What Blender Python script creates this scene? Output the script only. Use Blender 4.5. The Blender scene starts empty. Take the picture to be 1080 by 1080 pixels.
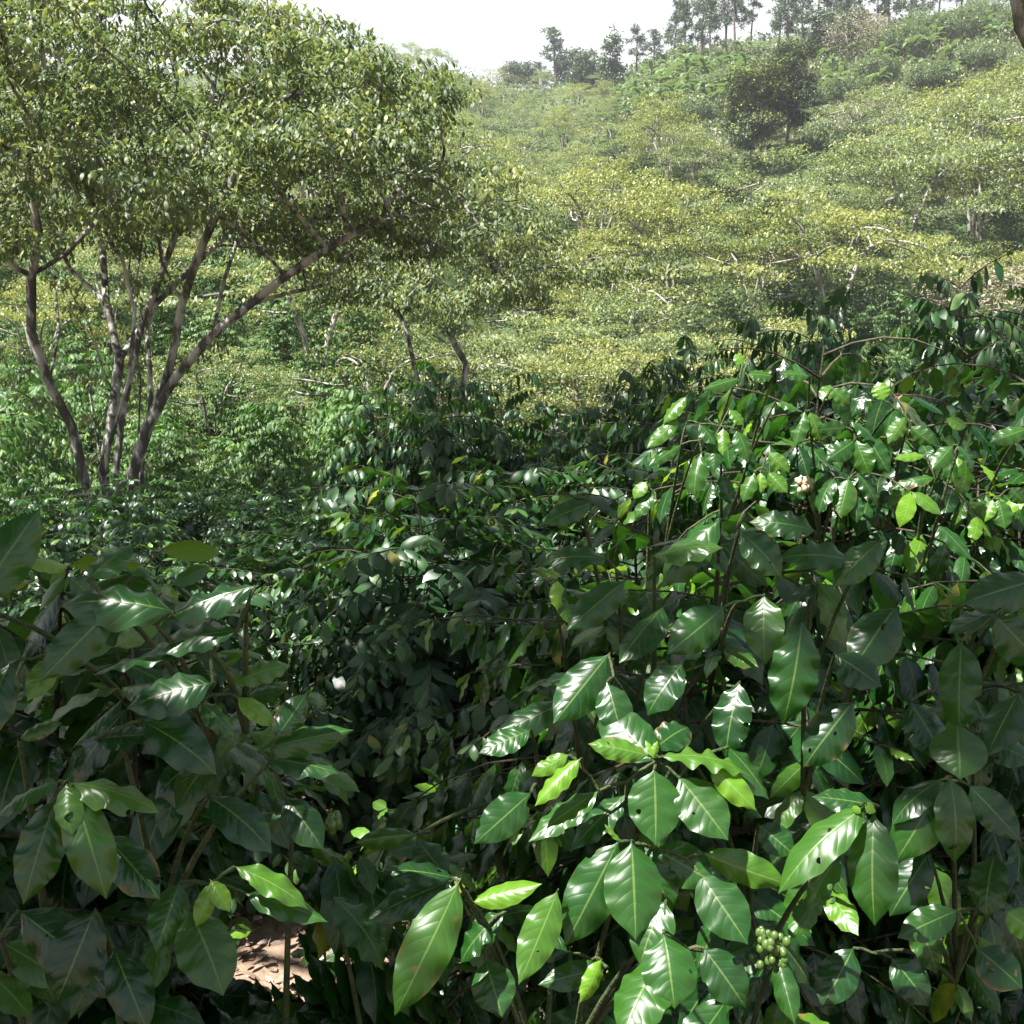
import bpy, math, random
import numpy as np
from mathutils import Vector

random.seed(7)
RNG = np.random.default_rng(7)
SC = bpy.context.scene
COL = SC.collection
R = math.radians

# ------------------------------------------------------------------ camera
CAM = np.array([0.0, 0.0, 1.6])
PITCH = R(10.0)
F = 1158.0
FWD = np.array([0, math.cos(PITCH), -math.sin(PITCH)])
UPV = np.array([0, math.sin(PITCH), math.cos(PITCH)])
RGT = np.array([1.0, 0, 0])


def P(px, py, d):
    """point seen at photo position (px, py) at depth d metres"""
    return CAM + d * (FWD + RGT * ((px - 540) / F) + UPV * ((540 - py) / F))


def proj(p):
    q = np.asarray(p) - CAM
    d = q @ FWD
    return 540 + F * (q @ RGT) / d, 540 - F * (q @ UPV) / d, d


cam_data = bpy.data.cameras.new('camera')
cam = bpy.data.objects.new('camera', cam_data)
COL.objects.link(cam)
cam.location = CAM
cam.rotation_euler = (R(90) - PITCH, 0, 0)
cam_data.sensor_width = 36
cam_data.angle = 2 * math.atan(540 / F)
cam_data.clip_start = 0.05
cam_data.clip_end = 3000
SC.camera = cam

# ------------------------------------------------------------------ light
SUN_EL, SUN_AZ = R(62), R(-122)
SUN = np.array([math.sin(SUN_AZ) * math.cos(SUN_EL), math.cos(SUN_AZ) * math.cos(SUN_EL), math.sin(SUN_EL)])
sd = bpy.data.lights.new('sun', 'SUN')
sd.energy = 5.0
sd.angle = R(0.5)
sd.color = (1.0, 0.97, 0.92)
so = bpy.data.objects.new('sun', sd)
COL.objects.link(so)
so.rotation_euler = Vector(SUN).to_track_quat('Z', 'Y').to_euler()

W = bpy.data.worlds.new('World')
SC.world = W
W.use_nodes = True
wn = W.node_tree
bg = wn.nodes['Background']
sky = wn.nodes.new('ShaderNodeTexSky')
sky.sky_type = 'NISHITA'
sky.sun_disc = False
sky.sun_elevation = SUN_EL
sky.sun_rotation = SUN_AZ
sky.dust_density = 1.0
sky.air_density = 1.0
# thin bright cloud over most of the sky
tcw = wn.nodes.new('ShaderNodeTexCoord')
nzw = wn.nodes.new('ShaderNodeTexNoise')
nzw.inputs['Scale'].default_value = 2.2
nzw.inputs['Detail'].default_value = 6
crw = wn.nodes.new('ShaderNodeValToRGB')
crw.color_ramp.elements[0].position = 0.33
crw.color_ramp.elements[0].color = (0.0, 0.0, 0.0, 1)
crw.color_ramp.elements[1].position = 0.6
crw.color_ramp.elements[1].color = (0.5, 0.5, 0.5, 1)
mxw = wn.nodes.new('ShaderNodeMix')
mxw.data_type = 'RGBA'
mxw.inputs[7].default_value = (5.5, 5.65, 5.8, 1)
wn.links.new(tcw.outputs['Generated'], nzw.inputs['Vector'])
wn.links.new(nzw.outputs['Fac'], crw.inputs['Fac'])
sxw = wn.nodes.new('ShaderNodeSeparateXYZ')
mrw = wn.nodes.new('ShaderNodeMapRange')
mrw.interpolation_type = 'SMOOTHSTEP'
mrw.inputs[1].default_value = 0.28; mrw.inputs[2].default_value = 0.62
mrw.inputs[3].default_value = 1.0; mrw.inputs[4].default_value = 0.0
mmw = wn.nodes.new('ShaderNodeMath'); mmw.operation = 'MAXIMUM'
wn.links.new(tcw.outputs['Generated'], sxw.inputs[0])
wn.links.new(sxw.outputs[2], mrw.inputs[0])
wn.links.new(crw.outputs['Color'], mmw.inputs[0])
wn.links.new(mrw.outputs[0], mmw.inputs[1])
wn.links.new(mmw.outputs[0], mxw.inputs[0])
wn.links.new(sky.outputs['Color'], mxw.inputs[6])
wn.links.new(mxw.outputs[2], bg.inputs['Color'])
bg.inputs['Strength'].default_value = 0.05

SC.view_settings.view_transform = 'Standard'
SC.view_settings.look = 'None'
SC.view_settings.gamma = 1
SC.view_settings.exposure = 2.0
SC.render.engine = 'CYCLES'
SC.cycles.max_bounces = 7
SC.cycles.diffuse_bounces = 4
SC.cycles.glossy_bounces = 3
SC.cycles.transmission_bounces = 5
SC.cycles.transparent_max_bounces = 8
SC.cycles.use_denoising = True
SC.cycles.caustics_reflective = False
SC.cycles.caustics_refractive = False


# ------------------------------------------------------------------ material helpers
class NT:
    def __init__(self, name):
        self.m = bpy.data.materials.new(name)
        self.m.use_nodes = True
        self.t = self.m.node_tree
        self.t.nodes.clear()
        self.out = self.t.nodes.new('ShaderNodeOutputMaterial')

    def n(self, typ, ins=None, **kw):
        x = self.t.nodes.new(typ)
        for k, v in kw.items():
            setattr(x, k, v)
        for k, v in (ins or {}).items():
            self.put(x.inputs[k], v)
        return x

    def put(self, sock, v):
        if isinstance(v, bpy.types.NodeSocket):
            self.t.links.new(v, sock)
        else:
            if sock.type == 'RGBA' and len(v) == 3:
                v = (*v, 1)
            sock.default_value = v

    def mix(self, f, a, b, blend='MIX'):
        x = self.n('ShaderNodeMix', data_type='RGBA', blend_type=blend)
        self.put(x.inputs[0], f); self.put(x.inputs[6], a); self.put(x.inputs[7], b)
        return x.outputs[2]

    def math(self, op, a, b=0.0, c=0.0, clamp=False):
        x = self.n('ShaderNodeMath', operation=op, use_clamp=clamp)
        self.put(x.inputs[0], a); self.put(x.inputs[1], b); self.put(x.inputs[2], c)
        return x.outputs[0]

    def noise(self, vec, scale, detail=3.0, rough=0.55, col=False):
        x = self.n('ShaderNodeTexNoise', {'Scale': scale, 'Detail': detail, 'Roughness': rough})
        if vec is not None:
            self.put(x.inputs['Vector'], vec)
        return x.outputs['Color' if col else 'Fac']

    def ramp(self, f, stops):
        x = self.n('ShaderNodeValToRGB')
        e = x.color_ramp.elements
        while len(e) < len(stops):
            e.new(0.5)
        for i, (p, c) in enumerate(stops):
            e[i].position = p
            e[i].color = (*c, 1) if len(c) == 3 else c
        self.put(x.inputs[0], f)
        return x.outputs[0]

    def smooth(self, v, a, b):
        x = self.n('ShaderNodeMapRange', interpolation_type='SMOOTHSTEP')
        self.put(x.inputs[0], v)
        x.inputs[1].default_value = a; x.inputs[2].default_value = b
        return x.outputs[0]

    def done(self, shader):
        self.t.links.new(shader, self.out.inputs['Surface'])
        return self.m


def coffee_leaf_mat(name, dark, light, young, rough=0.27, veins=True, trans=0.3, bump=0.32, holes=False):
    t = NT(name)
    at = t.n('ShaderNodeAttribute', attribute_name='tint')
    sp = t.n('ShaderNodeSeparateColor', {'Color': at.outputs['Color']})
    rnd, yth, dfc = sp.outputs[0], sp.outputs[1], sp.outputs[2]
    tc = t.n('ShaderNodeTexCoord')
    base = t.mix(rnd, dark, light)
    base = t.mix(yth, base, young)
    big = t.noise(tc.outputs['Object'], 9.0, 3)
    base = t.mix(t.math('MULTIPLY', t.smooth(big, 0.45, 0.8), 0.35), base, t.mix(0.5, base, light))
    nrm = None
    rg = t.math('ADD', rough, t.math('MULTIPLY', t.math('SUBTRACT', t.noise(tc.outputs['Object'], 30.0, 2), 0.5), 0.22))
    rg = t.math('ADD', rg, t.math('MULTIPLY', rnd, 0.12))
    if veins:
        uv = t.n('ShaderNodeUVMap', uv_map='uv')
        xy = t.n('ShaderNodeSeparateXYZ', {'Vector': uv.outputs[0]})
        u, v = xy.outputs[0], xy.outputs[1]
        vv = t.math('ABSOLUTE', t.math('SUBTRACT', t.math('MULTIPLY', v, 2.0), 1.0))
        ph = t.math('SUBTRACT', t.math('MULTIPLY', u, t.math('ADD', 7.5, t.math('MULTIPLY', dfc, 2.5))), t.math('MULTIPLY', t.math('POWER', vv, 1.3), 1.7))
        sn = t.math('ABSOLUTE', t.math('SINE', t.math('MULTIPLY', ph, math.pi)))
        vein = t.math('SUBTRACT', 1.0, t.smooth(sn, 0.03, 0.2))
        vein = t.math('MULTIPLY', vein, t.math('SUBTRACT', 1.0, t.smooth(vv, 0.7, 0.95)))
        mid = t.math('SUBTRACT', 1.0, t.smooth(vv, 0.018, 0.06))
        base = t.mix(t.math('MULTIPLY', vein, 0.12), base, (0.13, 0.22, 0.05))
        base = t.mix(t.math('MULTIPLY', mid, 0.34), base, (0.24, 0.34, 0.08))
        h = t.math('POWER', sn, 0.6)
        h = t.math('MULTIPLY', h, t.math('SUBTRACT', 1.0, t.smooth(vv, 0.55, 1.0)))
        h = t.math('SUBTRACT', h, t.math('MULTIPLY', mid, 0.8))
        h = t.math('ADD', h, t.math('MULTIPLY', t.noise(tc.outputs['Object'], 60.0, 2), 0.35))
        bp = t.n('ShaderNodeBump', {'Strength': bump, 'Distance': 0.0045, 'Height': h})
        nrm = bp.outputs[0]
        # brown spots and nibbled tan margins on leaves that carry some damage
        sp1 = t.smooth(t.noise(tc.outputs['Object'], 55.0, 1), 0.70, 0.74)
        edge = t.math('MULTIPLY', t.smooth(vv, 0.75, 1.0), t.smooth(t.noise(tc.outputs['Object'], 24.0, 2), 0.52, 0.6))
        dm = t.math('MULTIPLY', t.math('MAXIMUM', sp1, edge), t.smooth(dfc, 0.78, 1.0))
        base = t.mix(dm, base, (0.16, 0.085, 0.03))
    yel = t.math('MULTIPLY', t.smooth(dfc, 0.988, 0.994), t.smooth(t.noise(tc.outputs['Object'], 14.0, 2), 0.35, 0.6))
    base = t.mix(t.math('MULTIPLY', yel, 0.75), base, (0.30, 0.27, 0.03))
    dust = t.smooth(t.noise(tc.outputs['Object'], 6.0, 5, 0.7), 0.5, 0.75)
    base = t.mix(t.math('MULTIPLY', dust, 0.07), base, (0.12, 0.12, 0.08))
    rg = t.math('ADD', rg, t.math('MULTIPLY', dust, 0.16))
    geo = t.n('ShaderNodeNewGeometry')
    base = t.mix(t.math('MULTIPLY', geo.outputs['Backfacing'], 0.5), base, t.mix(0.55, base, (0.10, 0.17, 0.07)))
    pr = t.n('ShaderNodeBsdfPrincipled', {'Base Color': base, 'Roughness': t.math('ADD', rg, t.math('MULTIPLY', geo.outputs['Backfacing'], 0.25)),
                                          'Specular IOR Level': 0.55})
    tcol = t.mix(yth, t.mix(rnd, (0.035, 0.14, 0.008), (0.07, 0.21, 0.012)), (0.34, 0.50, 0.03))
    tl = t.n('ShaderNodeBsdfTranslucent', {'Color': tcol})
    if nrm is not None:
        t.put(pr.inputs['Normal'], nrm)
    ms = t.n('ShaderNodeMixShader', {0: trans, 1: pr.outputs[0], 2: tl.outputs[0]})
    if holes:                                                   # insect bites through the blade
        hm = t.math('MULTIPLY', t.math('GREATER_THAN', t.noise(tc.outputs['Object'], 42.0, 1), 0.735), t.math('GREATER_THAN', dfc, 0.5))
        bite = t.math('MULTIPLY', t.math('GREATER_THAN', t.math('ADD', t.noise(tc.outputs['Object'], 36.0, 1), t.math('MULTIPLY', vv, 0.22)), 0.865), t.math('LESS_THAN', dfc, 0.4))
        tr = t.n('ShaderNodeBsdfTransparent')
        ms = t.n('ShaderNodeMixShader', {0: t.math('MAXIMUM', hm, bite), 1: ms.outputs[0], 2: tr.outputs[0]})
    return t.done(ms.outputs[0])


def tree_leaf_mat(name, a, b, young, trans=0.3, rough=0.45, hue=0.25, alt=(0.16, 0.15, 0.05), alt2=None):
    t = NT(name)
    at = t.n('ShaderNodeAttribute', attribute_name='tint')
    sp = t.n('ShaderNodeSeparateColor', {'Color': at.outputs['Color']})
    oi = t.n('ShaderNodeObjectInfo')
    base = t.mix(sp.outputs[0], a, b)
    base = t.mix(t.math('MULTIPLY', oi.outputs['Random'], hue), base, alt)
    if alt2 is not None:
        k = t.math('FRACT', t.math('MULTIPLY', oi.outputs['Random'], 7.31))
        base = t.mix(t.math('MULTIPLY', t.smooth(k, .35, .9), .75), base, alt2)
    base = t.mix(sp.outputs[1], base, young)
    geo = t.n('ShaderNodeNewGeometry')
    base = t.mix(t.math('MULTIPLY', geo.outputs['Backfacing'], 0.5), base, t.mix(0.5, base, (0.17, 0.19, 0.13)))
    pr = t.n('ShaderNodeBsdfPrincipled', {'Base Color': base, 'Roughness': rough, 'Specular IOR Level': 0.45})
    tl = t.n('ShaderNodeBsdfTranslucent', {'Color': t.mix(1.0, base, (1.5, 1.7, 0.7), 'MULTIPLY')})
    ms = t.n('ShaderNodeMixShader', {0: trans, 1: pr.outputs[0], 2: tl.outputs[0]})
    return t.done(ms.outputs[0])


def bark_mat(name, dark, light, scale=6.0, cover=(0.42, 0.62)):
    t = NT(name)
    tc = t.n('ShaderNodeTexCoord')
    mp = t.n('ShaderNodeMapping', {'Vector': tc.outputs['Object'], 'Scale': (1, 1, 0.45)})
    n1 = t.noise(mp.outputs[0], scale, 5, 0.6)
    n2 = t.noise(tc.outputs['Object'], scale * 5, 4, 0.65)
    c = t.mix(t.smooth(n1, *cover), dark, light)
    c = t.mix(t.math('MULTIPLY', n2, 0.5), c, t.mix(0.6, c, dark))
    bp = t.n('ShaderNodeBump', {'Strength': 0.7, 'Distance': 0.02, 'Height': n2})
    pr = t.n('ShaderNodeBsdfPrincipled', {'Base Color': c, 'Roughness': 0.85, 'Specular IOR Level': 0.25, 'Normal': bp.outputs[0]})
    return t.done(pr.outputs[0])


M = {}
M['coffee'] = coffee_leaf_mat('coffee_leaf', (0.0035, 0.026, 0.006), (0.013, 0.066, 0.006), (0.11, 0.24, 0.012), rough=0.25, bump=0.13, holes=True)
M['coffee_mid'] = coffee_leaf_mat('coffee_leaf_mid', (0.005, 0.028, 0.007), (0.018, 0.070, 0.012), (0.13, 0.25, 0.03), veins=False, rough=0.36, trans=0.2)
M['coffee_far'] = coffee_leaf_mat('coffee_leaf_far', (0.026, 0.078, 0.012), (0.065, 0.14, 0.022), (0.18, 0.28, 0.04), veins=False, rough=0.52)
M['inga'] = tree_leaf_mat('shade_tree_leaf', (0.048, 0.082, 0.032), (0.125, 0.165, 0.082), (0.25, 0.255, 0.075), hue=0.0, rough=0.55)
M['hill'] = tree_leaf_mat('hill_tree_leaf', (0.055, 0.095, 0.03), (0.13, 0.17, 0.07), (0.28, 0.28, 0.07), hue=0.8, alt=(0.16, 0.195, 0.125), alt2=(0.19, 0.19, 0.045))
M['round'] = tree_leaf_mat('round_tree_leaf', (0.007, 0.022, 0.006), (0.022, 0.045, 0.009), (0.17, 0.20, 0.025), hue=0.2, alt=(0.02, 0.04, 0.015), trans=0.12, rough=0.65)  # its yellow-green tint also stands in for sunlit foliage
M['pine'] = tree_leaf_mat('pine_needle', (0.035, 0.06, 0.035), (0.06, 0.09, 0.05), (0.10, 0.13, 0.06), hue=0.2, alt=(0.08, 0.10, 0.07), trans=0.15)
M['banana'] = tree_leaf_mat('banana_leaf', (0.05, 0.10, 0.04), (0.095, 0.15, 0.06), (0.16, 0.22, 0.09), hue=0.2, alt=(0.12, 0.17, 0.10), trans=0.25)
M['weed'] = tree_leaf_mat('weed_leaf', (0.05, 0.12, 0.02), (0.10, 0.20, 0.035), (0.20, 0.30, 0.05), hue=0.0)
M['scrub'] = tree_leaf_mat('scrub_leaf', (0.02, 0.045, 0.014), (0.055, 0.09, 0.028), (0.17, 0.17, 0.075), hue=0.0)
M['bush'] = tree_leaf_mat('bush_leaf', (0.04, 0.075, 0.03), (0.09, 0.13, 0.055), (0.18, 0.2, 0.08), hue=0.5, alt=(0.13, 0.16, 0.10))
M['bushdark'] = tree_leaf_mat('dark_bush_leaf', (0.018, 0.045, 0.014), (0.045, 0.085, 0.025), (0.12, 0.16, 0.04), hue=0.4, alt=(0.06, 0.09, 0.04))  # dark leaf colour also stands in for shade between the hillside crowns
M['dry'] = tree_leaf_mat('dry_brush', (0.17, 0.14, 0.09), (0.22, 0.20, 0.14), (0.26, 0.23, 0.15), hue=0.2, alt=(0.2, 0.14, 0.1), trans=0.15)
M['litter'] = tree_leaf_mat('dead_leaf', (0.12, 0.075, 0.055), (0.29, 0.205, 0.155), (0.40, 0.31, 0.25), hue=0.0, trans=0.1, rough=0.7)
M['bark'] = bark_mat('shade_tree_bark', (0.055, 0.05, 0.044), (0.36, 0.35, 0.32), 4.5, (0.44, 0.60))
M['hbark'] = bark_mat('hill_tree_bark', (0.13, 0.115, 0.095), (0.36, 0.34, 0.30), 3.0)
M['pbark'] = bark_mat('pine_bark', (0.09, 0.065, 0.05), (0.16, 0.13, 0.11), 3.0)
M['twig'] = bark_mat('coffee_bark', (0.04, 0.033, 0.022), (0.10, 0.085, 0.06), 14.0)
M['gtwig'] = bark_mat('coffee_green_twig', (0.035, 0.055, 0.018), (0.075, 0.085, 0.035), 14.0)


def simple(name, col, rough, spec=0.5, var=0.3):
    t = NT(name)
    tc = t.n('ShaderNodeTexCoord')
    c = t.mix(t.math('MULTIPLY', t.noise(tc.outputs['Object'], 40, 2), var), col, tuple(x * 0.4 for x in col))
    return t.done(t.n('ShaderNodeBsdfPrincipled', {'Base Color': c, 'Roughness': rough, 'Specular IOR Level': spec}).outputs[0])


M['berry'] = simple('green_coffee_cherry', (0.06, 0.11, 0.02), 0.35)
M['flower'] = simple('dried_flower', (0.42, 0.30, 0.20), 0.7)
M['dryflower'] = simple('brown_dried_flower', (0.30, 0.18, 0.11), 0.7)


# ------------------------------------------------------------------ mesh helpers
def add_mesh(name, V, Q, mat, parent=None, uv=None, tint=None, smooth=True, loc=(0, 0, 0)):
    me = bpy.data.meshes.new(name)
    V = np.ascontiguousarray(V, dtype=np.float32)
    Q = np.ascontiguousarray(Q, dtype=np.int32)
    k = Q.shape[1]
    me.vertices.add(len(V)); me.vertices.foreach_set('co', V.ravel())
    me.loops.add(Q.size); me.loops.foreach_set('vertex_index', Q.ravel())
    me.polygons.add(len(Q))
    me.polygons.foreach_set('loop_start', np.arange(0, Q.size, k, dtype=np.int32))
    me.polygons.foreach_set('use_smooth', np.full(len(Q), smooth, dtype=bool))
    if uv is not None:
        l = me.uv_layers.new(name='uv')
        l.data.foreach_set('uv', np.ascontiguousarray(uv[Q.ravel()], dtype=np.float32).ravel())
    if tint is not None:
        a = me.attributes.new('tint', 'FLOAT_COLOR', 'POINT')
        a.data.foreach_set('color', np.ascontiguousarray(tint, dtype=np.float32).ravel())
    me.update(calc_edges=True)
    me.validate()
    me.materials.append(mat)
    o = bpy.data.objects.new(name, me)
    COL.objects.link(o)
    o.location = loc
    if parent is not None:
        o.parent = parent
    return o


def leaf_template(nu, nv, W=0.42, curl=0.5, dome=0.25, wave=0.03, twist=0.0, seed=0, quilt=0.0, shape='coffee'):
    r = np.random.default_rng(seed)
    u = np.linspace(0, 1, nu + 1)
    if shape == 'coffee':
        w = np.interp(u, [0, .04, .07, .14, .25, .38, .5, .62, .75, .84, .90, .95, 1],
                      [.03, .03, .12, .50, .82, .97, 1, .94, .74, .50, .28, .12, .0])
    elif shape == 'lance':
        w = np.interp(u, [0, .1, .3, .5, .7, .9, 1], [.06, .45, .92, 1, .85, .4, 0.02])
    else:
        w = np.interp(u, [0, .08, .2, .5, .85, 1], [.1, .12, .7, 1, .75, 0.05])
    w = w * W / 2
    th = -curl * u ** 1.3
    du = np.diff(u)
    y = np.concatenate([[0], np.cumsum(np.cos(th[1:]) * du)])
    z = np.concatenate([[0], np.cumsum(np.sin(th[1:]) * du)])
    v = np.linspace(-1, 1, nv + 1)
    U, Vv = np.meshgrid(u, v, indexing='ij')
    Wd = w[:, None]
    ph = r.uniform(0, 6.28, 2)
    fr = r.uniform(3.2, 5.0)
    side = np.where(Vv < 0, ph[0], ph[1])
    X = Vv * Wd
    a = np.abs(Vv)
    Z = z[:, None] - dome * a ** 1.6 * Wd + wave * np.sin(U * 6.283 * fr + side) * a ** 2 * (Wd / (W / 2))
    Z = Z + 0.10 * Wd * np.where(a < 0.12, -1, 0) * 0
    if quilt:
        Z = Z + quilt * np.abs(np.sin(math.pi * (U * 10 - a ** 1.3 * 1.7))) ** 0.7 * np.clip(a * 3, 0, 1) * (1 - a ** 3)
    Z = Z + twist * U * X
    Y = y[:, None] + 0 * X
    V = np.stack([X, Y, Z], -1).reshape(-1, 3)
    uv = np.stack([U, Vv * 0.5 + 0.5], -1).reshape(-1, 2)
    i = np.arange(nu)[:, None] * (nv + 1) + np.arange(nv)[None, :]
    Q = np.stack([i, i + 1, i + nv + 2, i + nv + 1], -1).reshape(-1, 4)
    return V, Q, uv


def tset(nu, nv, n, seed, **kw):
    r = np.random.default_rng(seed)
    out = []
    for k in range(n):
        a = dict(W=r.uniform(.38, .47), curl=r.uniform(.15, 1.0), dome=r.uniform(.05, .5), wave=r.uniform(.012, .05), twist=r.uniform(-.4, .4), seed=seed + k)
        a.update(kw)
        out.append(leaf_template(nu, nv, **a))
    return out


T_HERO = tset(40, 8, 14, 10, quilt=0.0020)
T_NEAR = tset(16, 6, 8, 20)
T_MID = tset(6, 2, 6, 30)
T_FAR = tset(3, 2, 5, 40, wave=0.0)
T_TREE = tset(3, 2, 5, 50, shape='lance', W=0.40, wave=0.0)
T_CLUMP = tset(2, 2, 5, 60, shape='lance', W=0.5, wave=0.0)
T_BAN = tset(7, 2, 5, 70, shape='strap', W=0.26, wave=0.02, curl=1.5)
T_SPRAY = tset(4, 2, 5, 55, shape='lance', W=0.36, wave=0.0, curl=1.1)
T_NEEDLE = tset(2, 1, 4, 80, shape='lance', W=0.14, wave=0.0)


class Leaves:
    def __init__(self, templates):
        self.T = templates
        self.pos, self.dir, self.nrm, self.len, self.tint, self.wid = [], [], [], [], [], []

    def add(self, p, d, n, L, tint, wid=1.0):
        self.pos.append(p); self.dir.append(d); self.nrm.append(n); self.len.append(L); self.tint.append(tint); self.wid.append(wid)

    def arrays(self):
        return [np.array(a, dtype=float) for a in (self.pos, self.dir, self.nrm, self.len, self.tint, self.wid)]

    def build(self, name, mat, parent=None, keep=None, seed=0):
        p, d, n, L, tn, wd = self.arrays()
        if keep is not None:
            k = keep(p + d * (L[:, None] * 0.5))
            p, d, n, L, tn, wd = p[k], d[k], n[k], L[k], tn[k], wd[k]
        return leaves_mesh(name, self.T, p, d, n, L, tn, wd, mat, parent, seed)


def leaves_mesh(name, T, p, d, n, L, tn, wd, mat, parent=None, seed=0):
    d = d / np.linalg.norm(d, axis=1, keepdims=True)
    n = n - d * np.sum(n * d, 1, keepdims=True)
    n = n / np.maximum(np.linalg.norm(n, axis=1, keepdims=True), 1e-6)
    x = np.cross(d, n)
    Mx = np.stack([x * wd[:, None], d, n], -1) * L[:, None, None]
    ti = np.random.default_rng(seed + 5).integers(0, len(T), len(p))
    Vs, Qs, Us, Cs, off = [], [], [], [], 0
    for k, (tv, tq, tu) in enumerate(T):
        s = ti == k
        m = int(s.sum())
        if not m:
            continue
        v = np.einsum('nij,kj->nki', Mx[s], tv) + p[s][:, None, :]
        q = tq[None] + (np.arange(m) * len(tv))[:, None, None] + off
        off += m * len(tv)
        Vs.append(v.reshape(-1, 3)); Qs.append(q.reshape(-1, 4)); Us.append(np.tile(tu, (m, 1)))
        Cs.append(np.repeat(np.c_[tn[s], np.ones(m)], len(tv), axis=0))
    return add_mesh(name, np.concatenate(Vs), np.concatenate(Qs), mat, parent, np.concatenate(Us), np.concatenate(Cs))


class Tubes:
    def __init__(self, sides=6):
        self.k = sides
        self.V, self.Q, self.o = [], [], 0

    def add(self, pts, rad):
        pts = np.asarray(pts, float)
        rad = np.broadcast_to(np.asarray(rad, float), (len(pts),))
        t = np.gradient(pts, axis=0)
        t /= np.maximum(np.linalg.norm(t, axis=1, keepdims=True), 1e-9)
        a = np.array([0, 0, 1.0]) if abs(t[0][2]) < 0.9 else np.array([1.0, 0, 0])
        k = self.k
        an = np.linspace(0, 2 * math.pi, k, endpoint=False)
        prev = np.cross(t[0], a); prev /= np.linalg.norm(prev)
        rings = []
        for i in range(len(pts)):
            e = prev - t[i] * (prev @ t[i]); e /= max(np.linalg.norm(e), 1e-9)
            f = np.cross(t[i], e); prev = e
            rings.append(pts[i] + rad[i] * (np.cos(an)[:, None] * e + np.sin(an)[:, None] * f))
        self.V.append(np.concatenate(rings))
        m = len(pts)
        i = np.arange(m - 1)[:, None] * k; j = np.arange(k)[None]
        j2 = (j + 1) % k
        self.Q.append(np.stack([i + j, i + j2, i + k + j2, i + k + j], -1).reshape(-1, 4) + self.o)
        self.o += m * k

    def build(self, name, mat, parent=None, keep=None):
        V, Q, o, src = [], [], 0, 0
        for v, q in zip(self.V, self.Q):
            if keep is None or keep(v):
                V.append(v); Q.append(q - src + o); o += len(v)
            src += len(v)
        return add_mesh(name, np.concatenate(V), np.concatenate(Q), mat, parent)


def tag(o, label=None, cat=None, group=None, kind=None):
    if label: o['label'] = label
    if cat: o['category'] = cat
    if group: o['group'] = group
    if kind: o['kind'] = kind
    return o


def empty(name, loc=(0, 0, 0)):
    o = bpy.data.objects.new(name, None)
    COL.objects.link(o)
    o.location = loc
    o.empty_display_size = 0.2
    return o


def copy_tree(o):
    c = o.copy(); COL.objects.link(c)
    for ch in o.children:
        k = ch.copy(); COL.objects.link(k); k.parent = c
        for g in ch.children:
            d = g.copy(); COL.objects.link(d); d.parent = k
    return c


# ------------------------------------------------------------------ terrain
def ss(t):
    t = np.clip(t, 0, 1)
    return t * t * (3 - 2 * t)


_PY = np.array([-60, 0, 5, 10, 20, 30, 42, 60, 80, 110, 150, 190, 230, 300, 480.])
_PZ = np.array([2, 0, -.75, -1.35, -2.3, -3.2, -3.3, 1.2, 6.0, 14.5, 26.5, 38.5, 41, 34, 20.])
_yy = np.linspace(-60, 480, 2161)
_zz = np.interp(_yy, _PY, _PZ)
_ker = np.hanning(49); _ker /= _ker.sum()
_zs = np.convolve(np.pad(_zz, 24, mode='edge'), _ker, mode='valid')


def H(x, y):
    x = np.asarray(x, float); y = np.asarray(y, float)
    z = np.interp(y, _yy, _zs)
    az = x / np.maximum(np.abs(y), 8.0)
    z = z + 0.10 * np.clip(x, -6, 8) * ss((26 - y) / 10) * ss((y + 2) / 6)
    # the slope under the big trees rises earlier on the left
    z = z + 5.2 * ss((-x - 0.5) / 9) * ss((y - 22) / 26) * (1 - 0.5 * ss((y - 60) / 40))
    # spur on the right with the banana grove and the pines
    lift = np.interp(az, [0.03, 0.08, 0.14, 0.25, 0.4, 0.7], [0, 1.8, 6.6, 8.6, 12.0, 15])
    z = z + lift * ss((y - 62) / 75)
    z = z + 0.5 * np.sin(x * 0.13 + 1.3) * np.sin(y * 0.11) * ss((y - 25) / 30)
    z = z + 0.06 * np.sin(x * 2.1 + y * 0.7) * np.sin(y * 1.7 - x * 0.4)
    return z


def graded(a, b, n, k):
    t = np.linspace(-1, 1, n)
    s = np.sinh(k * t) / math.sinh(k)
    return np.where(s < 0, -s * a, s * b)


gx = graded(-330, 330, 261, 5.2)
gy = np.concatenate([np.linspace(-50, -3, 14)[:-1], -3 + 483 * (np.sinh(5.0 * np.linspace(0, 1, 330)) / math.sinh(5.0))])
GX, GY = np.meshgrid(gx, gy, indexing='ij')
GZ = H(GX, GY)
ny = len(gy)
ii = np.arange(len(gx) - 1)[:, None] * ny + np.arange(ny - 1)[None]
GQ = np.stack([ii, ii + ny, ii + ny + 1, ii + 1], -1).reshape(-1, 4)

t = NT('hillside_soil')
tc = t.n('ShaderNodeTexCoord')
ob = tc.outputs['Object']
xyz = t.n('ShaderNodeSeparateXYZ', {'Vector': ob})
vor = t.n('ShaderNodeTexVoronoi', {'Vector': ob, 'Scale': 16.0})
near = t.mix(vor.outputs['Distance'], (0.29, 0.21, 0.155), (0.13, 0.085, 0.06))
near = t.mix(t.math('MULTIPLY', t.noise(ob, 5.0, 4), 0.6), near, (0.22, 0.15, 0.10))
hill = t.ramp(t.noise(ob, 0.22, 6, 0.65), [(0.3, (0.03, 0.055, 0.018)), (0.48, (0.055, 0.08, 0.028)), (0.62, (0.10, 0.105, 0.05)), (0.78, (0.24, 0.16, 0.10))])
hill = t.mix(t.math('MULTIPLY', t.noise(ob, 2.5, 4), 0.7), hill, (0.06, 0.09, 0.03))
g = t.mix(t.smooth(xyz.outputs[1], 9.0, 26.0), near, hill)
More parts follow.
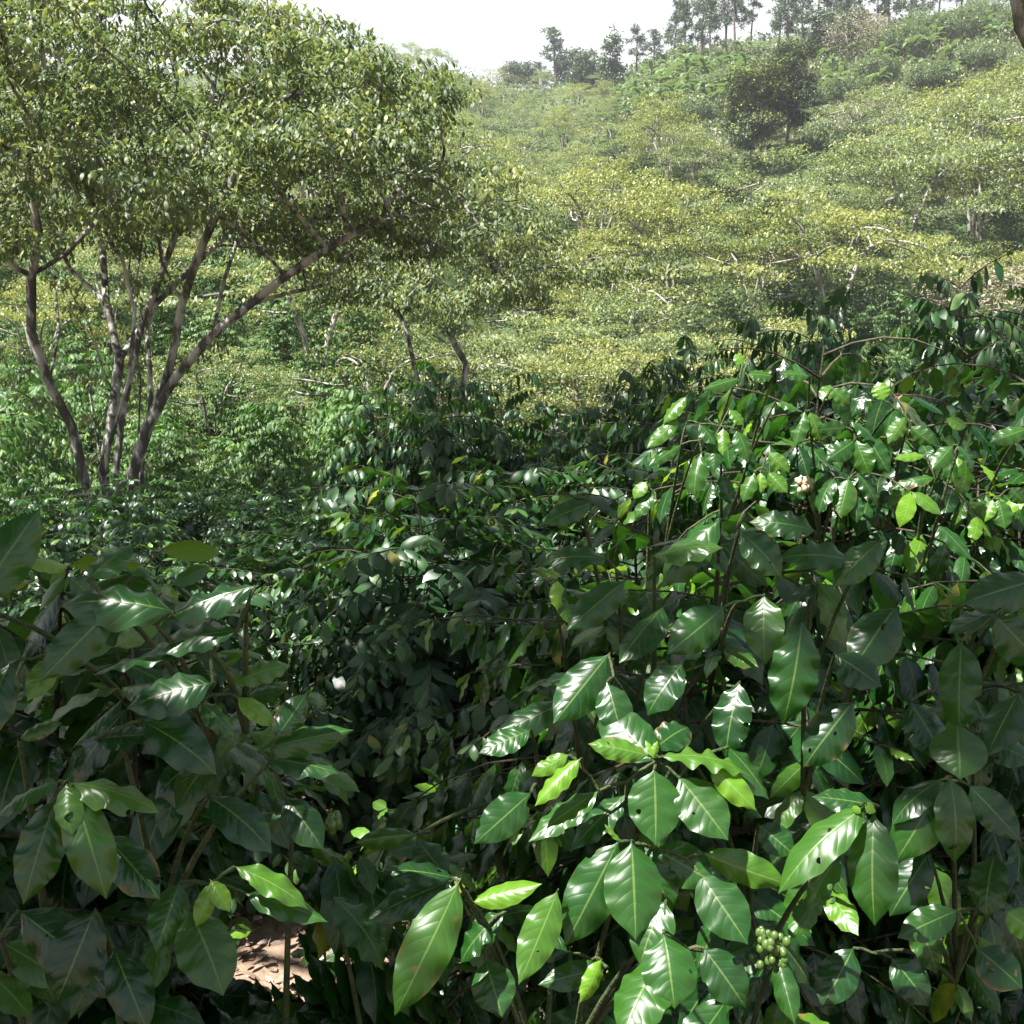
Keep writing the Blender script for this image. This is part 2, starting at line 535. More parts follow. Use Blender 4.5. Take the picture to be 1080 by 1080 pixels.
bp = t.n('ShaderNodeBump', {'Strength': 0.8, 'Distance': 0.05, 'Height': t.noise(ob, 9.0, 5, 0.65)})
M['ground'] = t.done(t.n('ShaderNodeBsdfPrincipled', {'Base Color': g, 'Roughness': 0.92, 'Specular IOR Level': 0.2, 'Normal': bp.outputs[0]}).outputs[0])
ground = add_mesh('ground', np.stack([GX, GY, GZ], -1).reshape(-1, 3), GQ, M['ground'])
tag(ground, 'brown leaf strewn soil running from the coffee rows up the green hillside', 'ground', kind='structure')


# ------------------------------------------------------------------ coffee shrubs
def norm(v):
    return v / max(np.linalg.norm(v), 1e-9)


UP = np.array([0, 0, 1.0])


def coffee_geom(seed, Ht, Rad, leaf_len, T, stems=2, gap=0.075, sides=5, origin=(0, 0, 0), lowest=0.18, droop=1.0, dense=1.0, youth=0.16, full=0.0):
    r = np.random.default_rng(seed)
    tb = Tubes(sides); lv = Leaves(T)
    o = np.array(origin, float)
    for s in range(stems):
        a0 = r.uniform(0, 6.28)
        lean = (0.06 + 0.22 * (s > 0)) * Rad
        hh = Ht * (1 if s == 0 else r.uniform(0.72, 0.97))
        base = o + np.array([math.cos(a0), math.sin(a0), 0]) * 0.04 * (s > 0)
        tt = np.linspace(0, 1, 9)
        st = base + np.stack([math.cos(a0) * lean * tt + .02 * np.sin(tt * 7 + s), math.sin(a0) * lean * tt + .02 * np.cos(tt * 6), hh * tt], -1)
        tb.add(st, np.interp(tt, [0, 1], [0.012 + 0.005 * (s == 0), 0.003]))
        z = lowest * hh; k = 0
        az = r.uniform(0, 6.28)
        while z < hh:
            f = z / hh
            prof = np.interp(f, [0.1, .3, .55, .8, .93, 1.0], [.85, 1.0, .95, .66, .40, .16])
            prof = prof + full * (1 - prof) * .8
            for sgn in (0, math.pi):
                if r.random() < 0.12: continue
                A = az + sgn + r.normal(0, .3)
                ln = Rad * prof * r.uniform(.72, 1.12)
                p0 = np.array([np.interp(z, st[:, 2] - base[2], st[:, 0]), np.interp(z, st[:, 2] - base[2], st[:, 1]), base[2] + z])
                el = np.interp(f, [.2, .8, 1], [.30, .62, 1.05]) * (1 - .55 * (full > 0)) + r.normal(0, .1)
                n = max(3, int(ln / .085))
                pts = [p0]; hd = np.array([math.cos(A), math.sin(A), 0]); q = p0
                end = el - droop * r.uniform(.5, 1.1) * min(1.2, ln / .5)
                tang = []
                for i in range(n):
                    e = el + (end - el) * (i / n) ** 1.1
                    A2 = A + .1 * math.sin(i * 1.3 + k)
                    d = np.array([math.cos(A2) * math.cos(e), math.sin(A2) * math.cos(e), math.sin(e)])
                    q = q + d * ln / n
                    pts.append(q); tang.append(d)
                pts = np.array(pts)
                tb.add(pts, np.linspace(.0042, .0014, len(pts)))
                # opposite pairs of leaves
                sdist = max(.07, .28 * ln); cum = np.linspace(0, ln, len(pts))
                first = True
                while True:
                    last = sdist >= ln - .015
                    sd_ = min(sdist, ln)
                    fi = min(len(tang) - 1, int(sd_ / ln * n))
                    pp = np.array([np.interp(sd_, cum, pts[:, j]) for j in range(3)])
                    tg = tang[fi]; b = norm(np.cross(tg, UP))
                    fr = sd_ / ln
                    for side in (-1, 1):
                        if r.random() > dense and not last: continue
                        y_ = 0.0
                        if fr > .86: y_ = r.uniform(.0, 1.0) * (youth * 4 if last else youth * 1.2)
                        elif r.random() < .03: y_ = r.uniform(.2, .7)
                        L = leaf_len * r.uniform(.75, 1.15) * (1 if fr < .8 else (.55 + .35 * r.random()))
                        fw = r.uniform(.35, .8) + (.5 if last else 0)
                        dr = r.uniform(.15, 1.35) * droop - (.3 if last else 0)
                        d = norm(tg * fw + b * side * .9 - UP * dr + r.normal(0, .12, 3))
                        nn = UP * .8 + hd * .55 + b * side * r.uniform(.0, .5) + r.normal(0, .24, 3)
                        lv.add(pp, d, nn, L, (r.random(), min(1, y_), r.random()))
                    if last: break
                    sdist += gap * r.uniform(.75, 1.1)
            az += math.pi / 2 + r.normal(0, .2); k += 1
            z += gap * r.uniform(.85, 1.25) * (1 + .5 * (Ht > 1.9))
        top = st[-1]
        for j in range(4):
            A = az + j * math.pi / 2
            d = norm(np.array([math.cos(A), math.sin(A), .9 if j < 2 else .35]))
            lv.add(top, d, UP * .7 - d * .2 + r.normal(0, .1, 3), leaf_len * (.5 if j < 2 else .85), (r.random(), .8 * youth * 4 if j < 2 else .2, 0))
    return tb, lv


# ---- the leaves one can tell apart on the nearest shrubs: (base px, base py, tip px, tip py, depth of base, how much nearer the tip is, width, youth, shade 0..1)
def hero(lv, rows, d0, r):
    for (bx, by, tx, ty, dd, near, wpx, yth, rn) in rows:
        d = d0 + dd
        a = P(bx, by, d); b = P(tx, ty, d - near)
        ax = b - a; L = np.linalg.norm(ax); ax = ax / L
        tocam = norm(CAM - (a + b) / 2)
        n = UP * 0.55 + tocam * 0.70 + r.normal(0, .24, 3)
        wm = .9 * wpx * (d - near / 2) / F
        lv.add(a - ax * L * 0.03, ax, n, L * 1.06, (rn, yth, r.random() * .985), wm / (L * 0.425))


HERO_MAIN = [
    # crown of the sunlit shoot
    (690, 812, 693, 888, 0, .05, 66, .05, .8), (716, 820, 768, 882, 0, .05, 62, .05, .8), (697, 798, 795, 784, 0, .01, 42, .35, .9),
    (684, 797, 626, 780, .0, .02, 26, .4, .9), (692, 803, 632, 742, .03, -.05, 56, .0, .7), (748, 806, 797, 850, .0, .05, 32, .75, .9),
    (768, 788, 818, 836, .04, .03, 44, .05, .7), (690, 790, 735, 752, .06, -.04, 40, .0, .5), (688, 800, 694, 782, 0, 0, 8, .9, .9), (690, 800, 683, 780, 0, 0, 7, .9, .9),
    # second shoot, below
    (666, 888, 672, 988, -.03, .06, 60, .05, .75), (652, 888, 597, 996, -.02, .06, 54, .0, .8), (678, 892, 706, 962, .02, .05, 44, .0, .8),
    (690, 895, 752, 930, .02, .04, 46, .05, .7), (738, 922, 788, 992, 0, .06, 58, .0, .7), (660, 838, 600, 890, .05, .03, 40, .0, .6),
    (632, 834, 556, 880, .02, .03, 38, .1, .8), (560, 836, 502, 888, .04, .04, 46, .0, .6), (612, 800, 560, 842, 0, .03, 24, .8, .8),
    (600, 796, 560, 815, .02, .02, 20, .6, .6), (655, 888, 640, 868, -.02, 0, 9, .5, .9),
    # left shoot
    (484, 930, 418, 1074, -.08, .10, 58, .15, .95), (498, 952, 567, 930, -.06, .02, 27, .7, .9), (588, 940, 550, 1034, -.06, .07, 46, .3, .9),
    (532, 962, 474, 1004, -.02, .03, 38, .0, .6), (478, 926, 408, 908, -.02, .02, 30, .0, .4), (512, 1012, 528, 1068, -.02, .05, 46, .0, .7),
    (470, 925, 440, 880, .05, -.04, 36, .0, .5), (478, 928, 385, 962, .0, .04, 40, .0, .3), (440, 880, 372, 884, .05, .02, 24, .1, .7),
    # lower middle
    (702, 950, 668, 1010, -.05, .05, 52, .05, .7), (698, 1008, 652, 1080, -.08, .08, 60, .1, .9), (700, 985, 712, 1054, -.08, .07, 66, .05, .85),
    (742, 1000, 790, 1062, -.05, .05, 50, .0, .4), (640, 1020, 570, 1036, -.04, .02, 34, .05, .5), (634, 1012, 618, 1056, -.06, .04, 24, .95, .9),
    (600, 1005, 545, 985, 0, .0, 34, .0, .5), (820, 1010, 838, 1078, -.04, .05, 30, .05, .5),
    (760, 1010, 815, 990, 0, .0, 30, .0, .4),
    # right shoots
    (914, 850, 810, 916, -.02, .05, 46, .15, .9), (922, 858, 914, 974, -.02, .07, 56, .05, .6), (926, 850, 860, 836, .02, .0, 34, .0, .5),
    (912, 848, 925, 856, -.03, 0, 12, .9, .9), (905, 850, 900, 858, -.03, 0, 12, .9, .9),
    (742, 900, 834, 938, .0, .02, 34, .3, .9), (885, 902, 846, 950, .0, .04, 34, .1, .8), (800, 870, 838, 900, .05, .03, 36, .0, .5),
    # shaded top of the same shrub
    (690, 588, 752, 560, .35, .06, 40, .2, .9), (760, 548, 690, 600, .38, .05, 46, .05, .6), (806, 628, 802, 692, .2, .06, 48, .1, .8),
    (846, 655, 834, 764, .1, .06, 58, .0, .6), (642, 690, 586, 758, .15, .06, 46, .0, .5), (764, 640, 712, 684, .2, .06, 44, .0, .8),
    (700, 640, 650, 690, .22, .06, 44, .0, .5), (660, 612, 600, 660, .3, .05, 42, .0, .7), (640, 590, 575, 575, .35, .02, 34, .0, .6),
    (590, 520, 612, 545, .42, .03, 22, .4, .7), (625, 530, 572, 548, .4, .02, 28, .0, .7), (900, 592, 830, 570, .3, .03, 40, .0, .7),
    (930, 570, 880, 610, .3, .04, 36, .05, .8), (860, 560, 800, 540, .38, .03, 36, .0, .8), (780, 560, 830, 600, .3, .05, 44, .0, .6),
    (720, 700, 680, 742, .15, .05, 44, .0, .4), (560, 600, 592, 604, .4, .02, 14, .8, .9), (588, 612, 590, 640, .35, .03, 20, .9, .9),
    (588, 625, 600, 655, .36, .03, 18, .2, .9), (660, 735, 590, 715, .15, .02, 40, .0, .4), (600, 740, 520, 770, .2, .04, 38, .0, .6),
    (640, 720, 655, 770, .1, .05, 44, .0, .5), (945, 640, 900, 700, .2, .05, 50, .0, .4), (880, 690, 930, 720, .15, .04, 40, .0, .4),
    (560, 770, 506, 790, .15, .03, 36, .0, .8), (780, 720, 760, 790, .1, .06, 46, .0, .2), (900, 740, 850, 800, .12, .05, 52, .0, .25),
]
HERO_RIGHT = [
    (998, 820, 950, 905, .05, .06, 52, .05, .6), (1002, 820, 1020, 910, .02, .06, 46, .1, .7), (990, 824, 936, 852, .05, .03, 36, .0, .5),
    (1022, 828, 1078, 886, .05, .04, 44, .0, .4), (1010, 764, 1013, 818, .08, .05, 56, .1, .8), (1014, 676, 1008, 768, .15, .06, 48, .0, .7),
    (1050, 650, 1100, 700, .15, .05, 54, .0, .4), (1060, 640, 1000, 660, .2, .03, 44, .0, .6), (1100, 610, 1020, 630, .2, .03, 46, .0, .5),
    (1040, 780, 1090, 800, .1, .03, 40, .0, .7), (960, 740, 1000, 800, .15, .05, 46, .0, .3), (1050, 900, 1030, 960, .05, .05, 46, .0, .3),
    (960, 960, 1000, 1030, .1, .05, 40, .1, .6), (1030, 1000, 1080, 1040, .05, .04, 46, .0, .5), (1010, 960, 950, 985, .05, .03, 40, .05, .5),
    (900, 1000, 870, 1060, .05, .05, 44, .0, .3), (940, 1010, 985, 1060, .05, .05, 44, .0, .4), (1060, 960, 1100, 990, .02, .03, 36, .3, .8),
    (980, 900, 940, 960, .1, .05, 44, .0, .3), (1075, 730, 1040, 790, .1, .05, 48, .0, .3),
]
HERO_LEFT = [
    (-30, 640, 42, 532, .0, -.05, 62, .0, .5), (92, 612, 138, 566, .0, -.04, 34, .0, .9), (184, 645, 60, 612, .0, .03, 58, .0, .5),
    (270, 618, 170, 640, .02, .02, 38, .0, .2), (250, 665, 150, 672, .02, .02, 44, .0, .5), (120, 640, 45, 715, .0, .06, 50, .0, .3),
    (60, 690, 30, 735, .0, .04, 30, .35, .6), (190, 690, 95, 690, .02, .03, 34, .0, .6), (225, 720, 130, 735, .0, .03, 52, .0, .2),
    (72, 826, 162, 830, -.05, .03, 48, .3, .7), (76, 830, 112, 938, -.06, .06, 56, .1, .7), (70, 826, 68, 874, -.06, .04, 34, .25, .8),
    (62, 824, -10, 842, -.05, .03, 34, .05, .7), (60, 840, 20, 950, -.02, .06, 50, .0, .6), (110, 880, 165, 940, .0, .05, 52, .0, .4),
    (150, 760, 230, 800, .02, .03, 52, .0, .2), (200, 960, 238, 1036, -.02, .06, 72, .1, .7), (190, 930, 165, 1000, .0, .05, 40, .05, .6),
    (272, 792, 368, 764, .1, .0, 36, .0, .9), (280, 800, 355, 805, .1, .02, 34, .0, .6), (290, 780, 325, 730, .1, -.03, 36, .0, .5),
    (244, 722, 308, 690, .12, -.02, 30, .3, .7), (250, 735, 290, 760, .12, .02, 26, .8, .9), (210, 740, 250, 770, .1, .02, 30, .1, .5),
    (222, 928, 242, 958, -.02, .02, 20, .95, .9), (226, 930, 206, 976, -.02, .03, 24, .85, .9), (248, 914, 330, 944, .0, .02, 34, .35, .9),
    (258, 942, 344, 962, .02, .02, 34, .05, .9), (20, 960, 90, 1020, .0, .05, 60, .0, .1), (-20, 1020, 35, 1060, -.04, .04, 50, .1, .8),
    (100, 960, 60, 1060, .0, .06, 56, .0, .1), (120, 1000, 150, 1080, .0, .06, 50, .0, .15), (10, 700, -30, 780, .0, .05, 50, .0, .2),
    (350, 945, 420, 1000, .25, .05, 56, .0, .8), (100, 780, 160, 770, .02, .0, 40, .0, .1),
    (220, 840, 290, 880, .05, .04, 46, .0, .15), (20, 780, 60, 760, .02, .0, 20, .1, .3), (320, 860, 250, 850, .1, .0, 40, .0, .3), (300, 840, 340, 890, .1, .04, 44, .0, .3),
]


def berries(name, centre, rad, n, size, parent, mat, seed=0):
    r = np.random.default_rng(seed)
    us, vs = 7, 5
    th = np.linspace(0, 2 * math.pi, us, endpoint=False); ph = np.linspace(0.02, math.pi - 0.02, vs + 1)
    A, B = np.meshgrid(th, ph, indexing='ij')
    S = np.stack([np.cos(A) * np.sin(B), np.sin(A) * np.sin(B), 1.28 * np.cos(B)], -1).reshape(-1, 3)
    i = np.arange(us)[:, None] * (vs + 1) + np.arange(vs)[None]
    i2 = ((np.arange(us) + 1) % us)[:, None] * (vs + 1) + np.arange(vs)[None]
    q = np.stack([i, i + 1, i2 + 1, i2], -1).reshape(-1, 4)
    V, Q = [], []
    for k in range(n):
        c = r.normal(0, 1, 3); c = c / np.linalg.norm(c) * rad * r.uniform(.45, 1)
        V.append(S * size * r.uniform(.75, 1.1) + centre + c); Q.append(q + k * len(S))
    return add_mesh(name, np.concatenate(V), np.concatenate(Q), mat, parent)


def twigs_for(lv, rows, d0, tb, stem_pts, r):
    """short green twigs that carry the front leaves back to the shrub's stems"""
    A = np.array([P(bx, by, d0 + dd) for (bx, by, tx, ty, dd, *_) in rows])
    used = np.zeros(len(A), bool)
    for i in range(len(A)):
        if used[i]: continue
        near = np.linalg.norm(A - A[i], axis=1) < .07
        used |= near
        c = A[near].mean(0)
        for q in A[near]:
            tb.add([c, (c + q) / 2 + np.array([0, 0, .003]), q], .0022)
        s = stem_pts[np.argmin(np.linalg.norm(stem_pts - (c + [0, .15, -.25]), axis=1))]
        k = np.linspace(0, 1, 7)[:, None]
        path = c + (s - c) * k + np.array([0, 0, .025]) * np.sin(k * math.pi)
        tb.add(path, np.linspace(.0022, .005, 7))


def near_shrub(label, x, y, Ht, Rad, seed, rows=None, d0=0, leaf_len=.128, stems=4, keep=None, droop=1.0, T=T_NEAR, mat='coffee', cut=None, **kw):
    z = float(H(x, y)) - .01
    root = empty('coffee_shrub', (x, y, z))
    tag(root, label, 'coffee shrub', 'glossy coffee shrubs of the plantation')
    kw.setdefault('gap', .062)
    tb, lv = coffee_geom(seed, Ht, Rad, leaf_len, T, stems=stems, droop=droop, **kw)
    o = np.array([x, y, z])
    stem_pts = np.concatenate([v.reshape(-1, 3) for v in tb.V])[::5] + o
    if keep is not None:
        kp = lambda c: keep(c + o)
    else:
        kp = None
    def clear_of_gap(v):
        q = v[len(v) // 3:] + o - CAM
        dep = q @ FWD
        px = 540 + F * (q @ RGT) / np.maximum(dep, .05); py = 540 - F * (q @ UPV) / np.maximum(dep, .05)
        return not ((((px - 282) / 58) ** 2 + ((py - 970) / 95) ** 2 < 1) & (dep > 0)).any()
    tb.build('stem', M['twig'], root, keep=clear_of_gap)
    lv.build('foliage', M[mat], root, keep=kp, seed=seed)
    if rows:
        r = np.random.default_rng(seed + 1)
        hl = Leaves(T_HERO); hero(hl, rows, d0, r)
        ht = Tubes(6); twigs_for(hl, rows, d0, ht, stem_pts, r)
        ht.V = [v - o for v in ht.V]
        ht.build('twig', M['gtwig'], root)
        hl.pos = [p - o for p in hl.pos]
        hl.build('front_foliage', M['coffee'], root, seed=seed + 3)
    return root


def keep_behind(rows, d0, margin=.03, lim=1.0, ceil=-999, rpx=75):
    """keep ordinary leaves only where no front leaf of the shrub hangs before them"""
    S = []
    for (bx, by, tx, ty, dd, near, w, *_) in rows:
        for k in (.0, .33, .66, 1):
            S.append(((bx + (tx - bx) * k), by + (ty - by) * k, d0 + dd - near * k))
    S = np.array(S)

    def f(c):
        q = c - CAM
        dep = q @ FWD
        px = 540 + F * (q @ RGT) / np.maximum(dep, .05); py = 540 - F * (q @ UPV) / np.maximum(dep, .05)
        ok = (dep > lim) & (py > ceil) & ~((((px - 282) / 54) ** 2 + ((py - 965) / 92) ** 2 < 1) & (dep < 3.2))
        for i in range(len(c)):
            if not ok[i]: continue
            dd = np.hypot(S[:, 0] - px[i], S[:, 1] - py[i])
            m = dd < rpx
            if m.any() and dep[i] < S[m, 2].max() + margin: ok[i] = False
        return ok
    return f


D_MAIN, D_RIGHT, D_LEFT = 1.45, 1.55, 1.2
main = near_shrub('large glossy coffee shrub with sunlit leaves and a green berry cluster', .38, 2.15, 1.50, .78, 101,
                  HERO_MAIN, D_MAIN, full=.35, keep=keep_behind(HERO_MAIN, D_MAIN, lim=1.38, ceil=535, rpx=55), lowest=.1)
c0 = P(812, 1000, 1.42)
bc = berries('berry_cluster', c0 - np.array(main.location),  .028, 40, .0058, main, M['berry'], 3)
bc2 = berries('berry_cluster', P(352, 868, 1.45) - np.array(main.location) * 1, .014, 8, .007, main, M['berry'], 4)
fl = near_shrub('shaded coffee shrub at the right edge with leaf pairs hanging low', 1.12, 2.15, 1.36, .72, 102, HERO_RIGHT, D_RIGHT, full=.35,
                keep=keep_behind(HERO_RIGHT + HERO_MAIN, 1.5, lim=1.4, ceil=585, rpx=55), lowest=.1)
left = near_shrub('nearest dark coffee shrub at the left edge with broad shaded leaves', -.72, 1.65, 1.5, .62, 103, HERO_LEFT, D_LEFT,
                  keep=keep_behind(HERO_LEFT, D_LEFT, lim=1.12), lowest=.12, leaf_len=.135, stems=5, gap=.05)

# sunlit pair behind the large shrub
HERO_LIT = [(849, 434, 837, 467, 0, .02, 17, .1, .9), (854, 434, 868, 465, 0, .02, 19, .3, .9), (818, 424, 846, 426, 0, .02, 18, .1, .9), (901, 465, 875, 482, 0, .03, 25, .0, .8),
            (903, 464, 915, 499, 0, .04, 27, .1, .9), (913, 459, 938, 496, 0, .04, 23, .0, .8), (740, 477, 726, 516, 0, .05, 23, .1, .9), (753, 465, 753, 494, 0, .03, 19, .0, .9),
            (763, 451, 763, 478, 0, .03, 17, .5, .9), (777, 453, 794, 483, 0, .04, 25, .1, .8), (769, 432, 787, 445, 0, .02, 17, .4, .9), (738, 447, 756, 466, 0, .03, 21, .0, .7),
            (716, 442, 683, 470, 0, .03, 19, .3, .9), (724, 418, 697, 441, 0, .02, 17, .4, .8), (718, 469, 686, 489, 0, .03, 16, .1, .8), (895, 504, 886, 542, 0, .04, 25, .15, .9),
            (880, 504, 857, 532, 0, .04, 23, .0, .6), (903, 498, 935, 532, 0, .03, 21, .0, .8), (901, 520, 905, 549, 0, .03, 17, .0, .7), (796, 498, 780, 524, 0, .03, 19, .2, .9),
            (802, 498, 800, 518, 0, .02, 14, .7, .8), (810, 498, 830, 518, 0, .03, 17, .3, .9), (810, 477, 832, 497, 0, .03, 19, .4, .9), (932, 422, 926, 402, .05, .0, 19, .7, .9),
            (868, 424, 876, 400, .05, -.01, 17, .3, .9), (878, 410, 898, 425, .03, .02, 17, .2, .9), (854, 397, 826, 389, .08, .02, 15, .1, .7), (815, 397, 791, 391, .08, .02, 17, .1, .8),
            (780, 399, 744, 407, .08, .03, 15, .1, .7), (783, 385, 777, 371, .1, 0, 13, .6, .8), (986, 504, 943, 504, .05, .02, 17, .1, .8), (975, 480, 945, 481, .05, .02, 13, .7, .8),
            (990, 554, 1028, 588, 0, .04, 20, .0, .8), (1053, 527, 1061, 556, .1, .03, 23, .1, .9), (1047, 527, 1038, 547, .1, .02, 15, .6, .8), (1065, 515, 1082, 530, .1, .02, 18, .1, .7),
            (1085, 452, 1048, 462, .1, .03, 20, .1, .8), (690, 522, 667, 541, .1, .03, 16, .1, .8), (682, 508, 667, 522, .1, .02, 15, .5, .8), (897, 444, 929, 458, 0, .03, 21, .0, .7),
            (893, 451, 866, 452, 0, .03, 18, .0, .7), (960, 450, 985, 470, .05, .03, 20, .1, .8), (955, 440, 940, 465, .05, .03, 18, .3, .9), (1010, 470, 1035, 490, .05, .03, 20, .0, .8),
            (1005, 470, 985, 492, .05, .03, 20, .1, .8), (1020, 450, 1000, 440, .1, .0, 16, .4, .8), (845, 500, 838, 530, .05, .03, 20, .0, .6), (760, 500, 772, 530, .05, .03, 20, .0, .6)]
b1 = near_shrub('sunlit coffee shrub with a dried flower head, behind the large glossy shrub', .82, 3.05, 1.88, .66, 104, HERO_LIT, 2.5,
                leaf_len=.12, droop=1.45, youth=.3, stems=7, lowest=.3, full=.8, gap=.062, keep=keep_behind(HERO_LIT, 2.5, lim=2.42, ceil=388, rpx=14))
berries('dried_flower', P(848, 512, 2.55) - np.array(b1.location), .022, 26, .006, b1, M['flower'], 8)
tbf = Tubes(5)
ctr = P(945, 428, 2.75) - np.array(b1.location)
for k in range(7):
    dv = np.array([random.uniform(-.2, .6), random.uniform(-.4, .2), random.uniform(-.3, .6)]) * .045
    tbf.add([ctr, ctr + dv * .6 + [0, 0, .006], ctr + dv], [.003, .004, .0015])
tbf.build('dried_flower', M['dryflower'], b1)
b2 = near_shrub('sunlit coffee shrub cut by the right edge, with bright small leaves', 1.52, 3.15, 1.70, .66, 105, gap=.062, leaf_len=.115, droop=1.4, youth=.3, stems=7, lowest=.3, full=.8)
# small sapling between the rows
s1 = near_shrub('small sunlit coffee sapling with light green tips between the two front shrubs', -.22, 2.9, .8, .30, 106, leaf_len=.10, youth=.35, stems=2, lowest=.25)
s2 = near_shrub('low lime green sapling behind the dark left shrub', -1.15, 2.7, .8, .42, 107, leaf_len=.11, youth=.5, stems=3, lowest=.2)

# ---- shrubs of the shaded rows
NW = ['first', 'second', 'third', 'fourth', 'fifth', 'sixth', 'seventh', 'eighth', 'ninth', 'tenth', 'eleventh', 'twelfth', 'thirteenth', 'fourteenth', 'fifteenth',
      'sixteenth', 'seventeenth', 'eighteenth', 'nineteenth', 'twentieth']
TENS = {2: 'twenty', 3: 'thirty', 4: 'forty'}


def ordinal(i):
    if i < 20: return NW[i]
    a, b = divmod(i + 1, 10)
    if b == 0: return {3: 'thirtieth', 4: 'fortieth', 5: 'fiftieth'}[a]
    return TENS[a] + '-' + NW[b - 1]


def protos(n, make):
    return [make(k) for k in range(n)]


def mid_proto(k, T, mat, leaf_len, stems, Ht=1.9, Rad=.8, gap=.085, name='coffee_shrub', sides=4, youth=.14, **kw):
    root = empty(name)
    tb, lv = coffee_geom(200 + k * 7 + int(leaf_len * 1000), Ht, Rad, leaf_len, T, stems=stems, gap=gap, sides=sides, youth=youth, **kw)
    tb.build('stem', M['twig'], root)
    lv.build('foliage', M[mat], root, seed=k)
    return root


def place(protolist, used, i, loc, rz, s):
    p = protolist[i]
    if i in used:
        o = copy_tree(p)
    else:
        o = p; used.add(i)
    o.location = loc
    o.rotation_euler = (random.uniform(-.06, .06), random.uniform(-.06, .06), rz)
    o.scale = (s[0], s[0], s[1])
    return o


def rank_labels(items, fmt):
    items.sort(key=lambda t: t[0])
    for i, (_, o) in enumerate(items):
        o['label'] = fmt.format(ordinal(i))


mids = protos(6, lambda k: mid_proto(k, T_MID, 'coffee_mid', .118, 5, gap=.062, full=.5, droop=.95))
used = set()
BANDS = [(3.4, 5.6, 'shaded coffee shrub in the front row beyond the two nearest shrubs, {} from the left'),
         (5.6, 8.2, 'dark coffee shrub in the middle shaded row, {} from the left'),
         (8.2, 11.5, 'dark coffee shrub in the last shaded row below the valley trees, {} from the left'),
         (11.5, 17.5, 'dappled low coffee shrub just before the forked tree, {} from the left')]
sky_px = np.array([-80, 0, 150, 250, 330, 390, 440, 520, 560, 640, 690, 740, 800, 850, 900, 950, 1000, 1060, 1160])
sky_py = np.array([520, 515, 515, 510, 490, 430, 390, 395, 425, 425, 372, 365, 318, 312, 318, 365, 300, 280, 270])
lists = [[] for _ in BANDS]
pts = []
rr = random.Random(5)
SKYL = [(1045, 6.4, 272), (985, 7.4, 318), (845, 8.4, 306), (800, 9.2, 330), (722, 8.8, 360), (690, 9.6, 372), (905, 8.8, 345), (447, 9.2, 386), (520, 9.6, 396), (400, 9.8, 402), (585, 9.4, 425), (640, 9.0, 422), (1100, 6.8, 280)]
for px, y, ty in SKYL:
    x = (px - 540) / F * y; g = float(H(x, y)); pts.append((x, y))
    hgt = P(px, ty, y)[2] - g
    o = place(mids, used, rr.randrange(6), (x, y, g - .02), rr.uniform(0, 6.28), (.85, hgt / 1.95))
    tag(o, 'x', 'coffee shrub', 'glossy coffee shrubs of the plantation')
    lists[1 if y < 8.2 else 2].append((px, o))
for bi, (a, b, _) in enumerate(BANDS):
    tries = 0
    while tries < 2600:
        tries += 1
        y = rr.uniform(a, b)
        x = rr.uniform(-.56, .56) * y
        px = 540 + F * x / y
        if bi == 0 and (130 < px < 510 and y < 4.5): continue
        if bi == 0 and px > 700 and y < 4.0: continue
        if bi == 3 and px > 440: continue
        sp = .95 if bi < 2 else 1.05
        if any((x - q[0]) ** 2 + (y - q[1]) ** 2 < sp ** 2 for q in pts): continue
        pts.append((x, y))
        g = float(H(x, y))
        # shrubs reach up to about the line they make against the valley in the photo
        ty = np.interp(px, sky_px, sky_py) if bi in (2,) else (np.interp(px, sky_px, sky_py) + (35 if bi == 3 else (70 if bi == 1 else 105)))
        if bi == 3: ty = 505
        if bi == 2 and px < 380: ty = 520
        if bi == 2: ty += 22
        top = P(px, ty + rr.uniform(-8, 30), y)[2]
        hgt = min(max(top - g, 1.15), 2.75)
        o = place(mids, used, rr.randrange(6), (x, y, g - .02), rr.uniform(0, 6.28), (rr.uniform(.9, 1.12), hgt / 1.95))
        tag(o, 'x', 'coffee shrub', 'glossy coffee shrubs of the plantation')
        lists[bi].append((px, o))
for l, (_, _, f) in zip(lists, BANDS):
    rank_labels(l, f)


# ------------------------------------------------------------------ trees by space colonization
def colonize(nodes, parent, attr, step=.35, infl=3.0, kill=.5, iters=90, up=.05, rng=None):
    N = [np.array(n, float) for n in nodes]; Pn = list(parent)
    A = np.array(attr, float)
    arr = np.array(N)
    D = np.linalg.norm(A[:, None] - arr[None], axis=2)
    near = D.argmin(1); nd = D.min(1)
    for it in range(iters):
        ok = nd < infl
        if not ok.any(): break
        idx = near[ok]; vec = A[ok] - np.array(N)[idx]
        vec /= np.maximum(np.linalg.norm(vec, axis=1, keepdims=True), 1e-6)
        uq, inv = np.unique(idx, return_inverse=True)
        acc = np.zeros((len(uq), 3)); np.add.at(acc, inv, vec)
        acc += rng.normal(0, .25, acc.shape); acc[:, 2] += up
        acc /= np.maximum(np.linalg.norm(acc, axis=1, keepdims=True), 1e-6)
        new = np.array(N)[uq] + acc * step
        s = len(N)
        for u_, p_ in zip(uq, new):
            N.append(p_); Pn.append(int(u_))
        D = np.linalg.norm(A[:, None] - new[None], axis=2)
        m = D.min(1); j = D.argmin(1) + s
        c = m < nd
        near[c] = j[c]; nd[c] = m[c]
        keep = nd > kill
        A, near, nd = A[keep], near[keep], nd[keep]
        if len(A) == 0 or len(N) > 9000: break
    return np.array(N), np.array(Pn)


